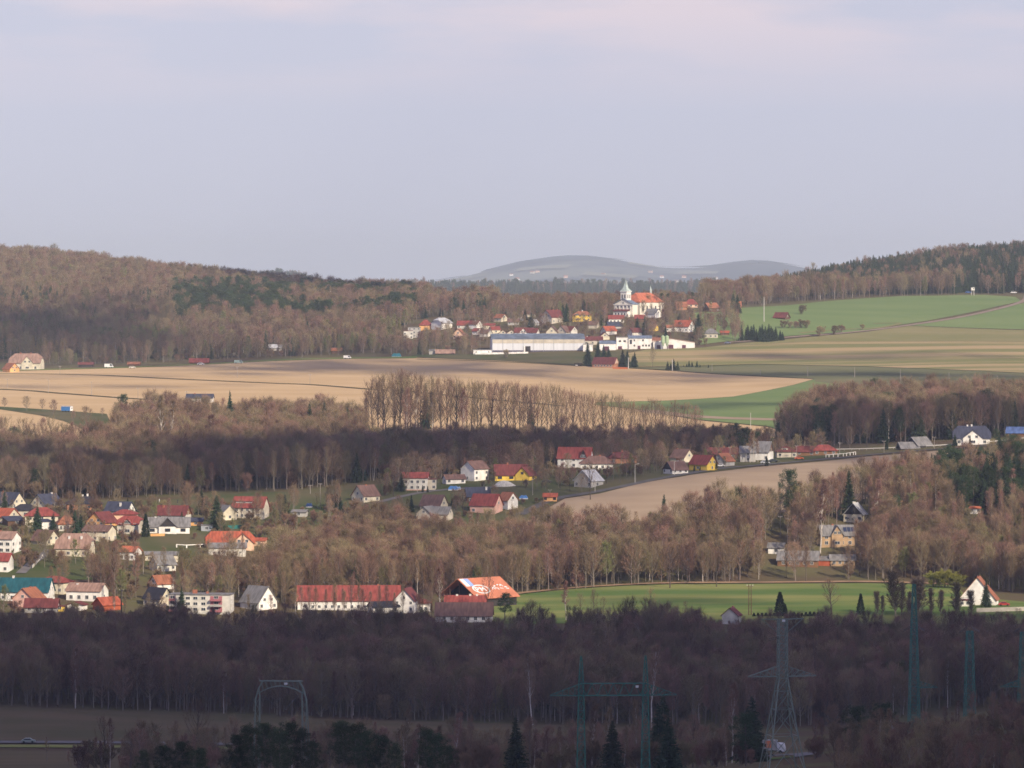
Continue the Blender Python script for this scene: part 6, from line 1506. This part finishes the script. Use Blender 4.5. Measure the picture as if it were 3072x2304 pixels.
wood('woods', [[(1480,3640),(1800,3620),(2110,3690),(2300,3720),(2300,3860),(1480,3880)]], 45,
     dict(broad=6, slender=5, spruce=1.0, pine=.5, budding=.5), (5.5, 9.5), 'low belt of trees on the ridge behind the church', mode='D', seed=28)
wood('woods', [[(1200,3640),(1500,3650),(1500,3900),(1200,4000)]], 50,
     dict(broad=6, slender=6, spruce=1.2, pine=.7, budding=.5), (10, 14), 'thin belt of trees on the ridge behind the church village', mode='D', seed=8)
def rmix(px, y, cl, r):
    if px > 2330 and y > 3915 and cl > -.42 and r.uniform() < .93: return 'spruce'
wood('woods', [[(2100,3720),(2300,3775),(2450,3810),(2700,3880),(2950,3905),(3900,3905),(3900,4650),(3072,4620),(2500,4560),(2150,4450)]], 40,
     dict(broad=6, slender=7, birch=1, larch=.8, budding=1), (12, 16), 'wooded hill rising on the right above the green crop', mode='D', seed=9, mixfn=rmix)
wood('woods', [[(1000,8500),(3000,8500),(3000,9100),(1000,9100)],[(700,10400),(1000,10400),(1000,11700),(700,11700)]], 260,
     dict(spruce=6, pine=1, slender=1), (20, 27), 'distant bluish spruce forest behind the church', mode='D', seed=10)
fl = lambda x: (2300 if x < 240 else 2215 if x < 420 else 2185 if x < 1000 else 2195 if x < 1600 else 2190 if x < 2230 else 2250 if x < 2420 else 2175 if x < 2850 else 2230)
wood('undergrowth', [[(230,1225),(230,1390),(600,1430),(1200,1430),(1600,1430),(1850,1400),(2200,1395),(2440,1330),(2500,1430),(2900,1500),(3100,1500),(3000,1420),(2850,1300),(2800,1180),(2000,1150),(1000,1150)]], 60,
     dict(slender=4, broad=4, bush=5, birch=1), (7, 15), 'dark bare thicket on the near slope along the bottom edge', mode='D', seed=11, limit=fl, cat='undergrowth')

wood('undergrowth', [[(-100,1852),(300,1858),(900,1858),(1300,1872),(1330,1862),(1300,1846),(900,1838),(500,1850),(300,1845),(-100,1845)]], 30, dict(slender=5, broad=2, bush=3, birch=.6), (6, 11), 'thin twiggy trees before the walls of the farm row', seed=18, cat='undergrowth', cvm=.25)
gm_ = dict(bush=7, broad=3, slender=1, budding=.8, birch=.3, spruce=.25)
wood('undergrowth', [[(-900,1545),(0,1535),(300,1535),(420,1532),(560,1545),(660,1520),(700,1560),(800,1535),(1000,1520),(1030,1560),(900,1600),(780,1640),(640,1625),(430,1625),(330,1700),(-900,1770)]], 30, gm_, (5, 12), 'bare garden shrubs and trees filling the left village', seed=12, cat='undergrowth', cvm=.72)
wood('undergrowth', [[(1140,1500),(1300,1462),(1380,1468),(1480,1462),(1560,1470),(1640,1475),(1700,1460),(1900,1430),(2300,1385),(2500,1365),(2500,1348),(2300,1358),(1900,1385),(1680,1398),(1480,1425),(1200,1448),(1140,1470)],[(1340,1530),(1400,1480),(1560,1490),(1640,1500),(1560,1545),(1400,1580)],[(1030,1545),(1240,1535),(1250,1570),(1050,1620),(900,1640)]], 36, gm_, (5, 10), 'bare garden shrubs and trees filling the middle village', seed=13, cat='undergrowth', cvm=.85)
wood('undergrowth', [[(1150,1070),(1200,1030),(1300,990),(1400,960),(1480,945),(1700,925),(1840,925),(1990,930),(2080,950),(2200,930),(2220,970),(2230,1030),(2150,1030),(2100,1038),(2080,1030),(1960,1030),(1760,1035),(1760,1018),(1500,1018),(1460,1040),(1400,1068)]], 50, dict(bush=3, broad=5, slender=4, budding=.8, birch=.5, spruce=.5), (7, 12), 'bare trees filling the gardens of the church village', seed=14, cat='undergrowth', cvm=.9)
wood('undergrowth', [[(130,1098),(700,1078),(1250,1062),(1250,1040),(1000,1050),(700,1065),(400,1080),(130,1090)]], 45, dict(bush=5, broad=4, slender=3, budding=1, birch=.5), (6, 12), 'bare hedge trees along the far edge of the brown field', seed=15, cat='undergrowth')
wood('undergrowth', [[(2500,2290),(2620,2245),(2800,2215),(2900,2190),(3072,2148),(3700,2125),(3700,2400),(2500,2400)]], 38, dict(bush=8, slender=2, broad=2, birch=.3), (5, 9), 'dark scrub covering the bank at the lower right', seed=17, cat='undergrowth')
# ---------------------------------------------------------------- clouds that shade the land (far above, outside the frame)
cloud_m = mat('cloud', (.50, .54, .62), rough=1, spec=0)  # blue grey shade of thick cloud undersides put into the colour, darkens the foreground
CH = 1500.0
ico = None
def cloud(name, pts, label, r0=26, soft=70, dens=1.0, mode='y', seed=1):
    """a broken cloud sheet of small puffs standing between the sun and the land it shades"""
    r = np.random.RandomState(seed)
    B = poly_world(pts, 30.0, mode); xs = [p[0] for p in B]; ys = [p[1] for p in B]
    st = r0 * .95
    gx, gy = np.meshgrid(np.arange(min(xs), max(xs), st), np.arange(min(ys), max(ys), st))
    gx = gx.ravel() + r.uniform(-.5, .5, gx.size) * st; gy = gy.ravel() + r.uniform(-.5, .5, gy.size) * st
    k = inside(B, gx, gy); gx, gy = gx[k], gy[k]
    Bn = np.array(B)
    mesh0 = MB()
    import bmesh
    bm = bmesh.new(); bmesh.ops.create_icosphere(bm, subdivisions=1, radius=1.0)
    iv = np.array([v.co[:] for v in bm.verts]); ifc = np.array([[v.index for v in f.verts] for f in bm.faces]); bm.free()
    V, Fc = [], []
    n = 0
    for x, y in zip(gx, gy):
        d = math.sqrt(np.min((Bn[:, 0] - x) ** 2 + (Bn[:, 1] - y) ** 2))
        e = min(1.0, d / soft)
        if r.uniform() > dens * (.25 + .75 * e) * (1 if e > .98 else .9): continue
        z = float(height(x, y)); c = Vector((x, y, z)) + SDIR * ((CH + r.uniform(-40, 40) - z) / SDIR.z)
        s = r0 * r.uniform(.7, 1.15) * (.35 + .65 * e)
        V.append(iv * [s, s * 1.2, s * .45] * r.uniform(.85, 1.15, iv.shape) + np.array(c)); Fc.append(ifc + n * len(iv)); n += 1
    me = bpy.data.meshes.new(name); me.from_pydata(np.concatenate(V).tolist(), [], np.concatenate(Fc).tolist()); me.materials.append(cloud_m)
    me.polygons.foreach_set('use_smooth', [True] * len(me.polygons))
    tag(link(name, me), label, 'cloud', kind='stuff'); print('cloud', n)
cloud('clouds', [(-400,880),(3600,880),(3600,1782),(2300,1785),(1800,1780),(1400,1770),(-400,1762)], 'cloud shading the valley floor', r0=26, soft=14, mode='D', seed=1)
cloud('clouds', [(-500,2140),(700,2140),(1000,2150),(1500,2175),(1900,2240),(2300,2290),(2700,2320),(3400,2400),(3400,2430),(2600,2440),(2300,2440),(1500,2385),(1100,2370),(900,2330),(350,2300),(300,2260),(-500,2250)], 'long cloud shading the middle village', r0=18, soft=75, dens=.95, mode='D', seed=2)
cloud('clouds', [(-500,3070),(300,3090),(900,3100),(1500,3060),(2100,3020),(2400,3000),(2400,3080),(1900,3200),(1900,3290),(1400,3330),(1100,3390),(900,3430),(720,3520),(560,3720),(300,3800),(-500,3700),(-500,3300),(350,3310),(380,3190),(-500,3180)], 'cloud shading the foot of the left hill', r0=20, soft=150, dens=.85, mode='D', seed=3)
cloud('clouds', [(480,4120),(800,4050),(1250,4000),(1250,4200),(800,4480),(480,4480)], 'small cloud shading the crest of the left hill', r0=24, soft=60, dens=.9, mode='D', seed=6)
cloud('clouds', [(-200,2920),(900,2960),(900,3000),(-200,2980)], 'thin wisp over the sandy field', r0=13, soft=30, dens=.4, mode='D', seed=7)
cloud('clouds', [(2150,3260),(3050,3230),(3050,3280),(2150,3330)], 'thin wisp over the striped fields', r0=13, soft=30, dens=.6, mode='D', seed=8)
cloud('clouds', [(1880,3110),(2500,3080),(3100,3020),(3100,3060),(2500,3140),(1880,3190)], 'thin wisp over the dusky grass strip', r0=13, soft=25, dens=.6, mode='D', seed=9)
cloud('clouds', [(2700,3020),(3300,2960),(3300,2990),(2700,3050)], 'second thin wisp over the striped fields', r0=12, soft=20, dens=.5, mode='D', seed=10)
cloud('clouds', [(1950,2700),(2250,2760),(2420,2760),(2420,2800),(2200,2830),(1900,2780)], 'thin wisp over the green field right of the tree row', r0=13, soft=25, dens=.5, mode='D', seed=11)
cloud('clouds', [(1700,1850),(2300,1860),(2300,1880),(1700,1872)], 'thin wisp over the valley field', r0=10, soft=14, dens=.45, mode='D', seed=12)
cloud('clouds', [(1000,2050),(1600,2060),(2200,2160),(2900,2260),(3400,2300),(3400,2380),(2700,2310),(2000,2230),(1500,2160),(1000,2140)], 'thin cloud dimming the tan field and the roadside houses', r0=13, soft=30, dens=.33, mode='D', seed=5)
def shade_deck(name, x0, x1, y0, y1, r0, dens, label, seed):
    r = np.random.RandomState(seed); import bmesh
    bm = bmesh.new(); bmesh.ops.create_icosphere(bm, subdivisions=1, radius=1.0)
    iv = np.array([v.co[:] for v in bm.verts]); ifc = np.array([[v.index for v in f.verts] for f in bm.faces]); bm.free()
    st = r0 * .9; gx, gy = np.meshgrid(np.arange(x0, x1, st), np.arange(y0, y1, st)); gx = gx.ravel(); gy = gy.ravel(); V, Fc, n = [], [], 0
    for x, y in zip(gx, gy):
        if r.uniform() > dens: continue
        s = r0 * r.uniform(.8, 1.2); V.append(iv * [s, s, s * .3] + [x + r.uniform(-30, 30), y + r.uniform(-30, 30), CH + 30 + r.uniform(-40, 40)]); Fc.append(ifc + n * len(iv)); n += 1
    me = bpy.data.meshes.new(name); me.from_pydata(np.concatenate(V).tolist(), [], np.concatenate(Fc).tolist()); me.materials.append(cloud_m)
    tag(link(name, me), label, 'cloud', kind='stuff')
# added cloud bank, never in view, that cuts the sky light on the foreground
_s = SDIR * (CH / SDIR.z)
shade_deck('clouds', _s.x - 5200, _s.x + 5200, _s.y - 5200, _s.y + 880, 170, 1.0, 'added unseen cloud bank over and behind the viewpoint, darkening the foreground', 20)
# ---------------------------------------------------------------- haze
hb = MB(); hb.box((0, 13500, 0), (20000, 28000, 400)); 
hz = bpy.data.materials.new('haze'); hz.use_nodes = True
hn, hl = hz.node_tree.nodes, hz.node_tree.links
hn.clear(); ho = hn.new('ShaderNodeOutputMaterial'); pv = hn.new('ShaderNodeVolumePrincipled')
pv.inputs['Color'].default_value = (.82, .92, 1.0, 1); pv.inputs['Density'].default_value = 6.0e-5; pv.inputs['Anisotropy'].default_value = 0.0
hl.new(pv.outputs[0], ho.inputs['Volume'])
try: hz.cycles.homogeneous_volume = True
except Exception: pass
h = hb.build('haze', hz); h.location = (0, 0, -20)
tag(h, 'pale blue haze thickening with distance over the valley', 'haze', kind='stuff')
